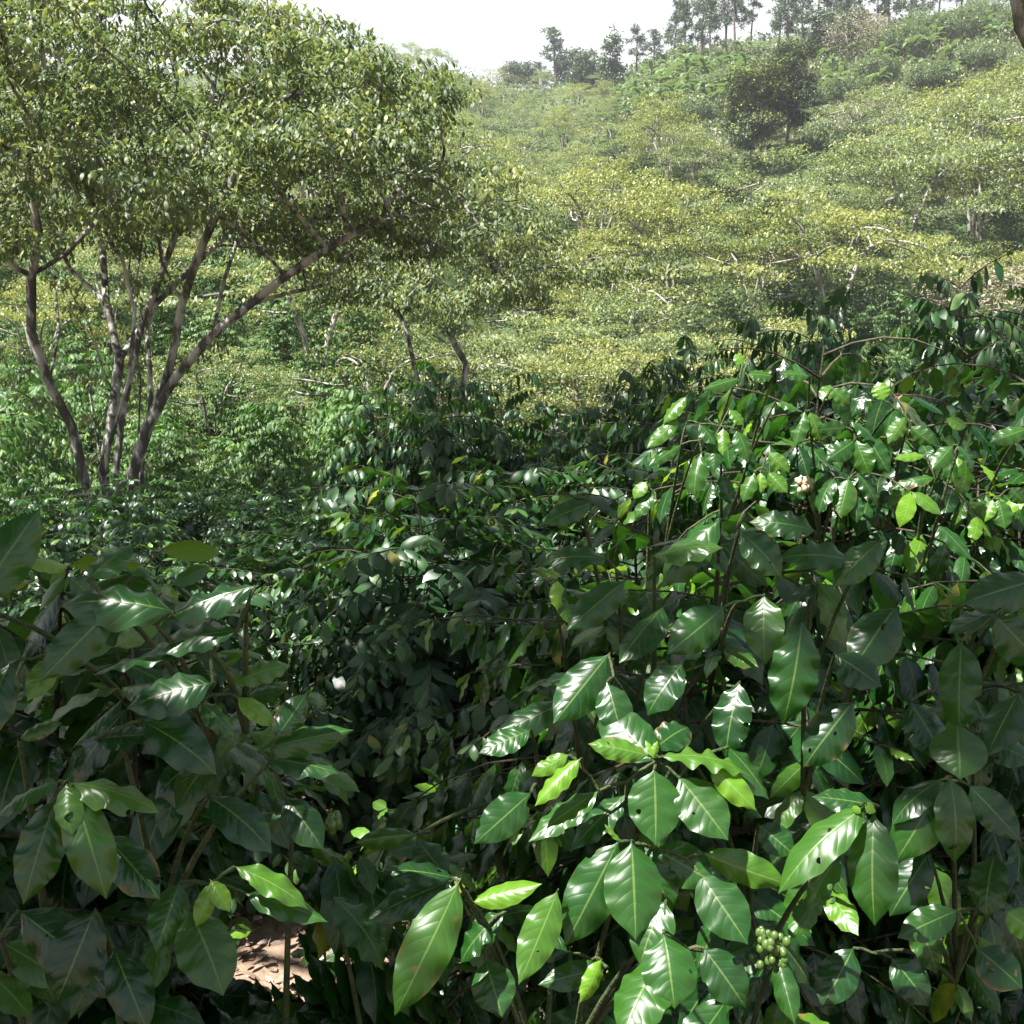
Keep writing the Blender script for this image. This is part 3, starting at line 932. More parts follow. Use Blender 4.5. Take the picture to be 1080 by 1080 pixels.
def tree_radii(N, Pn, tip=.010, ex=2.4):
    r = np.zeros(len(N)); ch = np.zeros(len(N), int)
    acc = np.zeros(len(N))
    order = range(len(N) - 1, -1, -1)
    for i in order:
        r[i] = tip if acc[i] == 0 else acc[i] ** (1 / ex)
        if Pn[i] >= 0:
            acc[Pn[i]] += r[i] ** ex; ch[Pn[i]] += 1
    return r, ch


def tree_tubes(N, Pn, r, sides=6, minr=0.0, wob=0.0):
    kids = {}
    for i, p in enumerate(Pn):
        kids.setdefault(int(p), []).append(i)
    tb = Tubes(sides)
    stack = [(i, None) for i in kids.get(-1, [])]
    while stack:
        i, fr = stack.pop()
        chain = ([fr] if fr is not None else []) + [i]
        while True:
            ks = [k for k in kids.get(chain[-1], []) if r[k] >= minr]
            if not ks: break
            ks.sort(key=lambda k: -r[k])
            for k in ks[1:]: stack.append((k, chain[-1]))
            chain.append(ks[0])
        if len(chain) > 1:
            rad = r[chain].copy()
            if fr is not None: rad[0] = rad[1]
            tb.add(N[chain], rad)
    return tb


def tufts(N, Pn, r, ch, T, thr, per, L, spread, rng, center, youth=.25, droop=.3, keep=None, flat=1.0, ros=False):
    tips = np.where(r <= thr)[0]
    if keep is not None:
        tips = tips[keep(N[tips])]
    n = len(tips) * per
    base = np.repeat(N[tips], per, axis=0)
    off = rng.normal(0, 1, (n, 3)) * spread; off[:, 2] *= flat
    p = base + off
    out = base - center; out /= np.maximum(np.linalg.norm(out, axis=1, keepdims=True), 1e-6)
    d = rng.normal(0, 1, (n, 3)); d[:, 2] = d[:, 2] * .4 - droop
    d = d + out * .6
    nn = np.array([0, 0, 1.0]) + out * .35 + rng.normal(0, .35, (n, 3))
    if ros:
        az = rng.uniform(0, 6.28, n); el = rng.normal(-.25 - droop * .5, .35, n)
        d = np.stack([np.cos(az) * np.cos(el), np.sin(az) * np.cos(el), np.sin(el)], -1) + out * .25
        nn = np.array([0, 0, 1.0]) + np.stack([np.cos(az), np.sin(az), 0 * az], -1) * .4 + rng.normal(0, .2, (n, 3))
    hi = (base[:, 2] - N[tips, 2].min()) / max(np.ptp(N[tips, 2]), 1e-6)
    tuft = np.repeat(rng.random(len(tips)), per)
    yt = np.where(rng.random(n) < youth * (.35 + hi) * (.4 + 1.2 * tuft), rng.uniform(.3, 1, n), 0)
    tint = np.stack([np.clip(.65 * rng.random(n) + .35 * tuft, 0, 1), yt, rng.random(n)], -1)
    return T, p, d, nn, L * rng.uniform(.7, 1.25, n), tint, np.ones(n)


def poly_nodes(lines, step):
    """stems given as polylines -> nodes and parents; the first point of each is matched to an existing node"""
    N, Pn = [], []
    for ln in lines:
        ln = [np.array(q, float) for q in ln]
        if N:
            D = np.linalg.norm(np.array(N) - ln[0], axis=1)
            prev = int(D.argmin()) if D.min() < .6 else -1
        else:
            prev = -1
        if prev == -1:
            N.append(ln[0]); Pn.append(-1); prev = len(N) - 1
        for a, b in zip(ln[:-1], ln[1:]):
            m = max(1, int(np.linalg.norm(b - a) / step))
            for k in range(1, m + 1):
                N.append(a + (b - a) * k / m); Pn.append(prev); prev = len(N) - 1
    return N, Pn


def dome_points(n, c, rad, rng, inner=.55, zmin=-.15, under=None):
    out = []
    while len(out) < n:
        v = rng.normal(0, 1, 3); v /= np.linalg.norm(v)
        q = v * rng.uniform(inner ** 3, 1) ** (1 / 3)
        if q[2] < zmin + .12 * math.sin(q[0] * 5) * math.cos(q[1] * 4): continue
        out.append(q * rad + c)
    return np.array(out)


def finish_tree(name, label, cat, N, Pn, r, leafset, mat, bark, loc, sides=7, minr=0.0, crown_name='crown', group=None):
    root = empty(name, loc)
    tag(root, label, cat, group)
    loc = np.array(loc)
    tree_tubes(N - loc, Pn, r, sides, minr).build('trunk', M[bark], root)
    T, p, d, nn, L, tint, wd = leafset
    leaves_mesh(crown_name, T, p - loc, d, nn, L, tint, wd, M[mat], root, 3)
    return root


# ---- the big forked tree on the left
rg = np.random.default_rng(21)
DT = 18.0


def Q(px, py, d): return P(px, py, d)


gb = float(H(-6.5, 17.8))
base = np.array([-6.45, 17.8, gb])
stems = [
    [base + [-.25, 0, 0], Q(88, 500, 17.8), Q(76, 450, 17.7), Q(52, 405, 17.5), Q(33, 350, 17.3), Q(33, 290, 17.0), Q(42, 250, 16.8), Q(30, 190, 16.5), Q(45, 120, 16.3)],
    [base + [-.05, .2, 0], Q(108, 500, 18.2), Q(118, 440, 18.4), Q(126, 380, 18.6), Q(112, 320, 18.9), Q(108, 262, 19.2), Q(90, 190, 19.5)],
    [base + [.12, .1, 0], Q(122, 500, 18.0), Q(130, 430, 18.0), Q(150, 340, 18.2), Q(170, 290, 18.3), Q(195, 220, 18.4), Q(215, 150, 18.2)],
    [base + [.35, -.1, 0], Q(140, 500, 17.7), Q(156, 450, 17.6), Q(180, 385, 17.5), Q(192, 320, 17.3), Q(212, 262, 17.0), Q(240, 200, 16.6), Q(265, 140, 16.4)],
    [Q(160, 440, 17.6), Q(185, 398, 17.4), Q(225, 352, 17.0), Q(262, 322, 16.7), Q(300, 292, 16.4), Q(345, 262, 16.2), Q(400, 230, 16.2)],
    [Q(76, 450, 17.7), Q(40, 425, 17.3), Q(0, 400, 16.8), Q(-60, 350, 16.3)],
    [Q(33, 300, 17.0), Q(0, 265, 16.4), Q(-40, 215, 16.0)],
    [Q(126, 380, 18.6), Q(165, 320, 19.2), Q(215, 270, 20), Q(260, 230, 20.6)],
    [Q(112, 320, 18.9), Q(75, 285, 19.4), Q(50, 235, 20)],
    [Q(225, 352, 17.0), Q(235, 300, 17.2), Q(250, 255, 17.4)],
    [base + [.2, .25, 0], Q(150, 480, 18.3), Q(160, 420, 18.6), Q(155, 350, 19.0), Q(172, 280, 19.4), Q(160, 210, 19.8)],
    [Q(108, 500, 18.2), Q(98, 440, 18.6), Q(92, 400, 19), Q(40, 372, 19.6), Q(-20, 360, 20)],
    [Q(130, 430, 18.0), Q(112, 400, 17.6), Q(95, 345, 17.2), Q(70, 300, 17.0)],
    [Q(150, 340, 18.2), Q(135, 300, 18.6), Q(140, 240, 19)],
    [Q(33, 290, 17.0), Q(70, 268, 17.2), Q(100, 235, 17.4), Q(130, 195, 17.4)],
    [Q(180, 385, 17.5), Q(205, 375, 17.9), Q(240, 345, 18.2)],
    [base + [.3, .2, 0], Q(146, 470, 18.6), Q(148, 400, 19.2), Q(140, 330, 19.8), Q(150, 250, 20.2)],
    [base + [-.1, -.2, 0], Q(112, 480, 17.4), Q(136, 400, 17.0), Q(142, 330, 16.8), Q(128, 270, 16.6)],
    [Q(52, 405, 17.5), Q(62, 350, 17.9), Q(58, 290, 18.3)],
    [Q(192, 320, 17.3), Q(170, 275, 17.0), Q(165, 235, 16.8)],
    [Q(262, 322, 16.7), Q(300, 310, 16.9), Q(345, 300, 17.2)],
]
N0, P0 = poly_nodes(stems, .3)
crown_c = np.array([-4.9, 17.8, 3.6])
def tiers(rg, n, c, rad, lr, k):
    out = []
    for q in range(n):
        v = rg.normal(0, 1, 3); v[2] = abs(v[2]) - .15; v /= np.linalg.norm(v)
        m = rg.uniform(.62, 1.0) if q % 4 else rg.uniform(.2, .6)
        s_ = rg.uniform(.7, 1.25) * lr
        out.append(dome_points(int(k * s_ / lr), c + v * m * rad, np.array([s_, s_, s_ * rg.uniform(.22, .36)]), rg, inner=.2, zmin=-.6))
    return np.concatenate(out)


att = tiers(rg, 80, crown_c + [-.9, 0, -.5], np.array([5.4, 4.8, 4.6]), 1.15, 34)
_old = dome_points(10, crown_c + [-.9, 0, -.3], np.array([5.2, 4.6, 4.4]), rg, inner=.35, zmin=-.12)
att2 = tiers(rg, 26, np.array([-2.0, 17.0, 2.7]), np.array([3.0, 3.0, 2.5]), .95, 36)
_old2 = dome_points(10, np.array([-1.9, 17.2, 3.1]), np.array([2.6, 3.0, 2.1]), rg, inner=.3, zmin=-.5)
att3 = dome_points(420, crown_c + [-1.2, 1.2, 1.2], np.array([4.6, 4.2, 3.0]), rg, inner=.75, zmin=-.05)
att = np.concatenate([att, att2, att3])
px_, py_, _ = proj(att)
lim_top = np.interp(px_, [-400, 250, 300, 380, 450, 500, 560, 580], [-60, -40, 0, 30, 55, 100, 160, 200])
lim_bot = np.interp(px_, [-300, 0, 100, 200, 300, 360, 420, 500, 580], [350, 292, 262, 254, 278, 300, 292, 262, 212])
att = att[(py_ > lim_top) & (py_ < lim_bot) & (px_ < 572)]
N, Pn = colonize(N0, P0, att, step=.26, infl=2.6, kill=.34, iters=120, up=.02, rng=rg)
r, ch = tree_radii(N, Pn, tip=.011, ex=2.5)
ls = tufts(N, Pn, r, ch, T_SPRAY, .022, 66, .125, np.array([.17, .17, .06]), rg, crown_c - [0, 0, 2.5], youth=.26, droop=.18, ros=True, keep=lambda q: np.random.default_rng(4).random(len(q)) < .66)
finish_tree('shade_tree', 'large spreading tree with several forked grey stems at the left', 'tree', N, Pn, r, ls, 'inga', 'bark', tuple(base), 8)

# ---- the tree right behind it, with two leaning trunks
rg = np.random.default_rng(22)
gx_, gy_ = -2.4, 27.0
base2 = np.array([gx_, gy_, float(H(gx_, gy_))])
stems = [[base2, Q(440, 400, 27), Q(428, 345, 27), Q(410, 310, 26.8), Q(395, 280, 26.5)],
         [base2 + [.7, .3, 0], Q(492, 385, 27.2), Q(470, 345, 27.2), Q(455, 315, 27.4), Q(452, 285, 27.6)],
         [Q(470, 345, 27.2), Q(500, 320, 27.5), Q(520, 290, 28)]]
N0, P0 = poly_nodes(stems, .3)
cc = P(475, 290, 27.2)
att = tiers(rg, 44, cc + [0, 0, -.6], np.array([4.3, 4.2, 2.9]), 1.15, 28)
N, Pn = colonize(N0, P0, att, step=.28, infl=2.6, kill=.36, iters=100, rng=rg)
r, ch = tree_radii(N, Pn, tip=.012, ex=2.5)
ls = tufts(N, Pn, r, ch, T_SPRAY, .022, 38, .155, np.array([.17, .17, .08]), rg, cc - [0, 0, 1.8], youth=.6, ros=True)
finish_tree('shade_tree', 'yellow-tipped tree with two leaning trunks just right of the forked tree', 'tree', N, Pn, r, ls, 'inga', 'bark', tuple(base2), 6)

# ---- trees that stand just outside the picture and shade the front rows; crown gaps are cut so that sun reaches chosen spots
LIT = [(P(850, 450, 2.7), .50), (P(740, 450, 2.65), .34), (P(960, 480, 2.8), .45), (P(1050, 500, 2.9), .4), (P(850, 400, 2.8), .3),
       (P(690, 830, 1.4), .22), (P(600, 920, 1.4), .20), (P(490, 1000, 1.38), .10), (P(690, 980, 1.35), .20), (P(770, 890, 1.42), .16), (P(865, 880, 1.42), .10),
       (P(560, 830, 1.5), .12), (P(450, 740, 2.85), .2), (P(285, 985, 3.3), .5), (P(30, 760, 2.7), .2), (P(390, 830, 2.9), .22), (P(725, 575, 1.8), .04), (P(840, 640, 1.7), .02)]
_rl = random.Random(81)
LIT += [(P(_rl.uniform(200, 720), _rl.uniform(450, 720), _rl.uniform(4.0, 10.5)), _rl.uniform(.03, .12)) for _ in range(34)]  # extra small gaps scattered to drop sun flecks on the middle rows
LC = np.array([c for c, _ in LIT]); LR = np.array([q for _, q in LIT])


def open_gap(p):
    v = LC[None] - p[:, None]                                   # from bough to each sunlit spot
    tpar = -(v @ SUN)
    dist = np.linalg.norm(v + tpar[..., None] * SUN, axis=2)
    shading = (dist < LR[None] * .95 + .12).any(1)
    px, py, d = proj(p)
    inside = (d > .2) & (px > -60) & (px < 1140) & (py > -45) & (py < 1100)
    holes = np.sin(3.1 * p[:, 0] + 1.7 * p[:, 1]) * np.sin(2.7 * p[:, 1] - 1.3 * p[:, 0]) > .36  # regular holes added to the crowns to let sun flecks through
    return ~(shading | inside | (holes & (p[:, 1] > 2.5)))


def offside_tree(label, stems, c, rad, seed, n=700, tip=.012, per=10, extra=()):
    rg = np.random.default_rng(seed)
    N0, P0 = poly_nodes(stems, .3)
    att = dome_points(n, np.array(c), np.array(rad), rg, inner=.2, zmin=-.8)
    att = np.concatenate([att] + [dome_points(m_, np.array(c_), np.array(r_), rg, inner=.1, zmin=-.9) for c_, r_, m_ in extra])
    att = att[open_gap(att)]
    N, Pn = colonize(N0, P0, att, step=.3, infl=3.2, kill=.4, iters=100, rng=rg)
    r, ch = tree_radii(N, Pn, tip=tip, ex=2.3)
    ls = tufts(N, Pn, r, ch, T_TREE, .03, per, .22, np.array([.25, .25, .15]), rg, np.array(c) - [0, 0, 2], keep=open_gap)
    k = open_gap(ls[1])
    ls = (ls[0],) + tuple(a[k] for a in ls[1:])
    return finish_tree('shade_tree', label, 'tree', N, Pn, r, ls, 'inga', 'bark', tuple(stems[0][0]), 10)


g1 = float(H(3.9, 5.0))
offside_tree('dark leaning tree trunk in the top right corner, cut off by the frame',
             [[(3.9, 5.0, g1), (3.3, 5.0, 1.2), tuple(P(1083, 20, 5.0) + np.array([.06, 0, 0])), (1.9, 5.0, 4.6), (1.2, 5.2, 6.2)], [(1.9, 5, 4.6), (2.6, 4.2, 6.4)], [(1.9, 5, 4.6), (.2, 6.5, 6.6)]],
             (-.4, 4.8, 7.0), (4.6, 5.0, 1.1), 31, n=1100, per=15)
g2 = float(H(-7.6, 8.5))
offside_tree('tall shade tree outside the left edge whose boughs shade the middle rows',
             [[(-7.6, 8.5, g2), (-7.2, 8.6, 2.5), (-6.2, 9, 5.4), (-5, 9.5, 6.8)], [(-6.2, 9, 5.4), (-5.5, 7, 6.9)], [(-6.2, 9, 5.4), (-5, 11.5, 7.4)]],
             (-5.2, 8.0, 7.4), (5.4, 5.4, 1.2), 32, n=1100, per=13)
g3 = float(H(-4.6, .3))
offside_tree('shade tree outside the left edge whose boughs shade the nearest shrubs',
             [[(-4.6, .3, g3), (-4.3, .5, 2.5), (-3.6, 1, 4.8), (-3, 1.5, 5.8)], [(-3.6, 1, 4.8), (-2.2, 2.6, 6.0)], [(-4.35, .45, 2.0), (-3.4, .6, 2.9), (-2.4, .6, 3.2)]],
             (-3.0, -.2, 6.2), (4.0, 3.6, 1.2), 33, n=1500, per=40, extra=[((-2.1, .55, 3.3), (.95, .95, .35), 130), ((-2.2, .2, 4.2), (1.0, 1.0, .4), 100)])  # unseen low boughs added here to keep sun off the left shrub


# ------------------------------------------------------------------ hillside trees
def hill_proto(k):
    rg = np.random.default_rng(300 + k)
    h = [5.8, 5.0, 6.4, 5.6, 4.8, 6.0][k]
    cr = [3.9, 4.3, 3.6, 4.6, 3.6, 4.1][k]
    sparse = (k == 4)
    ns = 2 + k % 3
    stems = []
    for s in range(ns):
        a = s * 6.28 / ns + rg.uniform(0, 1)
        stems.append([(0.1 * math.cos(a), .1 * math.sin(a), -.3), (.35 * math.cos(a), .35 * math.sin(a), h * .3), (.9 * math.cos(a + .3), .9 * math.sin(a + .3), h * .58)])
    N0, P0 = poly_nodes(stems, .35)
    c = np.array([0, 0, h * .60]); rad = np.array([cr, cr, h * .42])
    parts = []
    for q in range(17):
        A = q * 2.4 + rg.uniform(-.4, .4); q_ = math.sqrt((q + .3) / 17) * cr
        zc = h * (1.0 - .52 * (q_ / cr) ** 2) + rg.uniform(-1.3, .25)
        lr = rg.uniform(.9, 1.75)
        parts.append(dome_points(int(36 * lr), np.array([math.cos(A) * q_, math.sin(A) * q_, zc]), np.array([lr, lr, lr * rg.uniform(.20, .33)]), rg, inner=.2, zmin=-.5))
    att = np.concatenate(parts)
    N, Pn = colonize(N0, P0, att, step=.32, infl=3.0, kill=.42, iters=90, up=.02, rng=rg)
    r, ch = tree_radii(N, Pn, tip=.016, ex=2.4)
    ls = tufts(N, Pn, r, ch, T_CLUMP, .036, 6 if sparse else 20, .155, np.array([.2, .2, .07]), rg, c - [0, 0, 2], youth=.34, droop=.3, ros=True)
    root = empty('hillside_tree')
    tree_tubes(N, Pn, r, 5, .034).build('trunk', M['hbark'], root)
    T, p, d, nn, L, tint, wd = ls
    leaves_mesh('crown', T, p, d, nn, L, tint, wd, M['hill'], root, k)
    return root


hp = protos(6, hill_proto)
used = set()
HB = [(33, 44, 'pale shade tree on the valley floor, {} from the left in the lowest row'),
      (44, 56, 'olive shade tree low on the hillside, {} from the left in the second row'),
      (56, 70, 'yellowish shade tree on the hillside, {} from the left in the third row up'),
      (70, 88, 'olive shade tree midway up the hillside, {} from the left in the fourth row'),
      (88, 110, 'hazy olive tree on the upper hillside, {} from the left in the fifth row'),
      (110, 140, 'hazy small tree on the upper hillside, {} from the left in the sixth row'),
      (140, 180, 'hazy small tree below the saddle of the ridge, {} from the left')]
lists = [[] for _ in HB]
pts = []
rr = random.Random(11)
BIG = [(845, 74, 1.55), (872, 56, 1.45), (945, 72, 1.7), (1015, 76, 1.9), (1075, 72, 1.8), (985, 88, 1.6), (1050, 92, 1.6)]
for px, y, s in [(845, 74, 1.55), (872, 56, 1.45), (790, 58, 1.2), (945, 72, 1.7), (1015, 76, 1.9), (1075, 72, 1.8), (985, 88, 1.6), (1050, 92, 1.6), (900, 92, 1.3), (700, 62, 1.3), (620, 66, 1.4), (640, 46, 1.0), (700, 42, .9), (575, 40, 1.05), (480, 38, .9), (225, 30, .55), (40, 34, .7), (120, 38, .7), (420, 52, 1.1)]:
    x = (px - 540) / F * y
    pts.append((x, y))
    o = place(hp, used, rr.choice([0, 1, 2, 3, 5]), (x, y, float(H(x, y)) - .1), rr.uniform(0, 6.28), (s, s * .95))
    tag(o, 'x', 'tree', 'shade trees over the coffee on the hillside')
    lists[[i for i, q in enumerate(HB) if q[0] <= max(y, 33) < q[1]][0]].append((px, o))
for bi, (a, b, _) in enumerate(HB):
    for tr in range(1500):
        y = rr.uniform(a, b)
        x = rr.uniform(-.54, .56) * y
        az = x / y; px = 540 + F * az
        sp = [4.6, 4.9, 5.2, 5.6, 6.0, 6.4, 7.0][bi]
        if bi >= 2 and px < 330: continue                # hidden behind the big crown
        if bi < 2 and px < 380 and rr.random() < .88: continue
        if bi == 0 and px > 860: continue
        if bi >= 4 and px > 640 and y > 92 - 0 and (y - 92) > (1080 - px) * .035 - 6: continue   # banana grove and scrub
        if bi == 1 and 860 < px < 1000: continue         # coffee patch on the right
        if any((x - q[0]) ** 2 + (y - q[1]) ** 2 < sp ** 2 for q in pts) or any((x - (q_ - 540) / F * y_) ** 2 + (y - y_) ** 2 < (3.3 * s_) ** 2 for q_, y_, s_ in BIG) or (735 < px < 865 and 66 < y < 96): continue
        pts.append((x, y))
        s = rr.choice([.62, .75, .85, .95, 1.05, 1.3]) * rr.uniform(.9, 1.1) * (1 if bi > 0 else .85) * (.8 if bi >= 5 else 1)
        o = place(hp, used, rr.randrange(6), (x, y, float(H(x, y)) - .1), rr.uniform(0, 6.28), (s, s * rr.uniform(.85, 1.05)))
        tag(o, 'x', 'tree', 'shade trees over the coffee on the hillside')
        lists[bi].append((px, o))
for l, (_, _, f) in zip(lists, HB):
    rank_labels(l, f)
print('hill trees', sum(len(l) for l in lists))

# ---- coffee shrubs on the far slopes
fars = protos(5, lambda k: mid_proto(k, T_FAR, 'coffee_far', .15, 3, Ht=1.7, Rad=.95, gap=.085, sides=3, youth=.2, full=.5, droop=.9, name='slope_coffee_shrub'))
used = set()
lists = [[], [], [], []]
pts = []
for tr in range(6000):
    zone = rr.choice([0, 0, 0, 1, 2])
    if zone == 0: px, y = rr.uniform(-20, 470), rr.uniform(19, 47)
    elif zone == 1: px, y = rr.uniform(850, 1090), rr.uniform(38, 60)
    else: px, y = rr.uniform(540, 860), rr.uniform(38, 48)
    x = (px - 540) / F * y
    if any((x - q[0]) ** 2 + (y - q[1]) ** 2 < (1.75 if zone == 0 else 1.8) ** 2 for q in pts): continue
    if zone == 2 and rr.random() < .7: continue
    pts.append((x, y))
    s = rr.uniform(.7, 1.5)
    o = place(fars, used, rr.randrange(5), (x, y, float(H(x, y)) - .05), rr.uniform(0, 6.28), (s, s * rr.uniform(.85, 1.25)))
    tag(o, 'x', 'coffee shrub', 'coffee shrubs on the far slopes')
    lists[zone if zone else (0 if y < 34 else 3)].append((px, o))
LB = ['green coffee shrub on the lower slope behind the forked tree trunks', 'green coffee shrub in the patch on the right slope below the grey trees',
      'green coffee shrub between the pale trees on the valley floor', 'green coffee shrub higher on the slope behind the forked tree']
for l, f in zip(lists, LB):
    for _, o in l: o['label'] = f
print('slope coffee', sum(len(l) for l in lists))


# ---- dark round trees
def ball_tree(name, label, px, base_py, y, h, cr, seed, mat, cat='tree', yth=.2, n=900, per=52, L=.24, group=None, loc=None):
    rg = np.random.default_rng(seed)
    x = (px - 540) / F * y
    z = float(H(x, y))
    stems = [[(0, 0, -.3), (.1, 0, h * .35), (0, .1, h * .7)], [(.1, 0, h * .35), (cr * .5, .1, h * .6)], [(.1, 0, h * .3), (-cr * .5, -.1, h * .55)]]
    N0, P0 = poly_nodes(stems, .4)
    c = np.array([0, 0, h * .56])
    att = np.concatenate([dome_points(n // 4, c, np.array([cr * .8, cr * .8, h * .36]), rg, inner=.5, zmin=-.85)] +
                         [dome_points(46, c + np.array([math.cos(a) * cr * q, math.sin(a) * cr * q, b * h * .36]), np.array([cr * w, cr * w, cr * w * .8]), rg, inner=.3, zmin=-1)
                          for a, b, q, w in zip(np.arange(15) * 2.4 + rg.uniform(-.5, .5, 15), rg.uniform(-.8, .85, 15), rg.uniform(.5, .92, 15), rg.uniform(.34, .5, 15))])
    N, Pn = colonize(N0, P0, att, step=.4, infl=4, kill=.5, iters=80, rng=rg)
    r, ch = tree_radii(N, Pn, tip=.018, ex=2.4)
    ls = tufts(N, Pn, r, ch, T_CLUMP, .045, per, L, np.array([.3, .3, .22]), rg, c, youth=yth, droop=0)
    root = empty(name, (x, y, z))
    tag(root, label, cat, group)
    tree_tubes(N, Pn, r, 5, .02).build('trunk', M['hbark'], root)
    leaves_mesh('crown', *ls[:7], M[mat], root, 3)
    return root


ball_tree('round_tree', 'dense dark green round tree with lit yellow-green left side, high on the hillside', 782, 0, 94, 9.6, 2.4, 41, 'round', yth=.6)  # extra yellow-green leaves paint the sunlit look of this crown
ball_tree('round_tree', 'dense dark round tree, the right and taller one of the touching pair on the hillside', 818, 0, 96, 10.4, 2.6, 42, 'round', yth=.2)  # fewer yellow-green leaves, so this crown reads as the shaded one
ball_tree('dark_tree', 'low dark tree left of the pale trunks below the dark round pair', 757, 0, 82, 4.2, 2.0, 43, 'round', n=300)
ball_tree('dark_tree', 'dark green tree behind the pale bare trunks below the dark round pair', 800, 0, 76, 4.6, 2.0, 44, 'round', n=300)


# ---- ridge pines
def pine_proto(k):
    rg = np.random.default_rng(400 + k)
    h = [11.5, 10, 13, 9][k]
    lines = [[(0, 0, -.5), (.15, .1, h * .5), (.05 * k, .1, h)]]
    N0, P0 = poly_nodes(lines, .8)
    root = empty('pine_tree')
    tb = Tubes(5)
    tt = np.linspace(0, 1, 8)
    trunk = np.stack([.15 * np.sin(tt * 3), .1 * np.sin(tt * 2 + k), -.5 + tt * (h + .5)], -1)
    tb.add(trunk, np.linspace(.24, .04, 8))
    ps, ds = [], []
    start = [.42, .35, .5, .3][k]
    zz = start * h
    while zz < h:
        f = (zz - start * h) / (h * (1 - start))
        ln = (2.6 - 1.9 * f) * rg.uniform(.6, 1.15)
        A = rg.uniform(0, 6.28)
        e = rg.uniform(-.1, .5)
        p0 = np.array([np.interp(zz, trunk[:, 2], trunk[:, j]) for j in range(2)] + [zz])
        d = np.array([math.cos(A) * math.cos(e), math.sin(A) * math.cos(e), math.sin(e)])
        p1 = p0 + d * ln
        tb.add([p0, (p0 + p1) / 2 + [0, 0, -.1], p1], [.05, .035, .015])
        for q in range(rg.integers(3, 6)):
            ps.append(p0 + d * ln * rg.uniform(.5, 1.05) + rg.normal(0, .28, 3)); ds.append(d)
        zz += rg.uniform(.22, .5)
    tb.build('trunk', M['pbark'], root)
    ps = np.array(ps); per = 26
    base = np.repeat(ps, per, 0); n = len(base)
    d = rg.normal(0, 1, (n, 3)); d[:, 2] += .35
    p = base + rg.normal(0, .12, (n, 3))
    tint = np.stack([rg.random(n), (rg.random(n) < .2) * .6, rg.random(n)], -1)
    leaves_mesh('crown', T_NEEDLE, p, d, rg.normal(0, 1, (n, 3)), rg.uniform(.4, .7, n), tint, np.full(n, 1.6), M['pine'], root, k)
    return root


pp = protos(4, pine_proto)
used = set()
row = []
for px, y, s in [(700, 150, .75), (712, 146, .95), (727, 152, 1.0), (738, 146, .85), (752, 150, .95), (764, 148, .9), (776, 154, .7), (805, 150, .75), (815, 148, .95), (828, 152, 1.0),
                 (842, 147, .9), (856, 152, .95), (868, 150, .8), (882, 154, .9), (902, 150, .9), (915, 152, .85), (933, 150, .95), (948, 154, .9), (962, 150, .85), (985, 152, .9), (1010, 154, .9), (1035, 150, .85), (1058, 152, .9)]:
    x = (px - 540) / F * y
    o = place(pp, used, rr.randrange(4), (x, y, float(H(x, y)) - .2), rr.uniform(0, 6.28), (s * rr.uniform(.9, 1.1), s))
    tag(o, 'x', 'pine tree', 'pines along the ridge')
    row.append((px, o))
rank_labels(row, 'hazy tall pine on the right ridge against the white sky, {} from the left')
row = []
for px, y, s, lab in [(585, 195, 1.1, 'lone hazy pine standing in the saddle of the ridge'), (566, 200, .6, 'short hazy pine left of the lone saddle pine'),
                      (665, 165, .62, 'small sparse pine on the ridge between the saddle and the tall pines'), (682, 160, .62, 'sparse pine just left of the tall ridge pines')]:
    x = (px - 540) / F * y
    o = place(pp, used, [3, 1, 0, 3][len(row)], (x, y, float(H(x, y)) - .2), rr.uniform(0, 6.28), (s * 1.3, s))
    tag(o, lab, 'pine tree', 'pines along the ridge'); row.append((px, o))
for px, y, h, cr, lab, sd in [(640, 158, 10.5, 1.6, 'dark pointed tree at the left foot of the banana slope', 51), (618, 170, 6, 2.6, 'hazy rounded tree right of the lone saddle pine', 52),
                              (545, 196, 6, 3.0, 'hazy rounded bush on the saddle left of the lone pine', 53), (600, 196, 6.5, 3.4, 'hazy bushy tree under the lone saddle pine', 54),
                              (860, 138, 6, 3.2, 'dense green tree among the pine trunks on the right ridge', 55)]:
    ball_tree('ridge_tree', lab, px, 0, y, h, cr, sd, 'pine', n=260, L=.5, per=10)


# ---- banana plants
def banana_proto(k):
    rg = np.random.default_rng(500 + k)
    root = empty('banana_plant')
    h = 1.7 + .3 * k
    tb = Tubes(6)
    tb.add([(0, 0, -.2), (.03, 0, h * .5), (.05, .02, h)], [.13, .11, .06])
    tb.build('stem', M['banana'], root)
    n = 9
    A = np.arange(n) * 2.4 + rg.uniform(0, 1, n)
    e = rg.uniform(.35, 1.3, n)
    d = np.stack([np.cos(A) * np.cos(e), np.sin(A) * np.cos(e), np.sin(e)], -1)
    nn = np.stack([-np.cos(A) * np.sin(e), -np.sin(A) * np.sin(e), np.cos(e)], -1)
    leaves_mesh('foliage', T_BAN, np.tile([.05, .02, h - .1], (n, 1)), d, nn, rg.uniform(1.7, 2.4, n), np.stack([rg.random(n), rg.random(n) * .6, rg.random(n)], -1), np.ones(n) * 1.2, M['banana'], root, k)
    return root


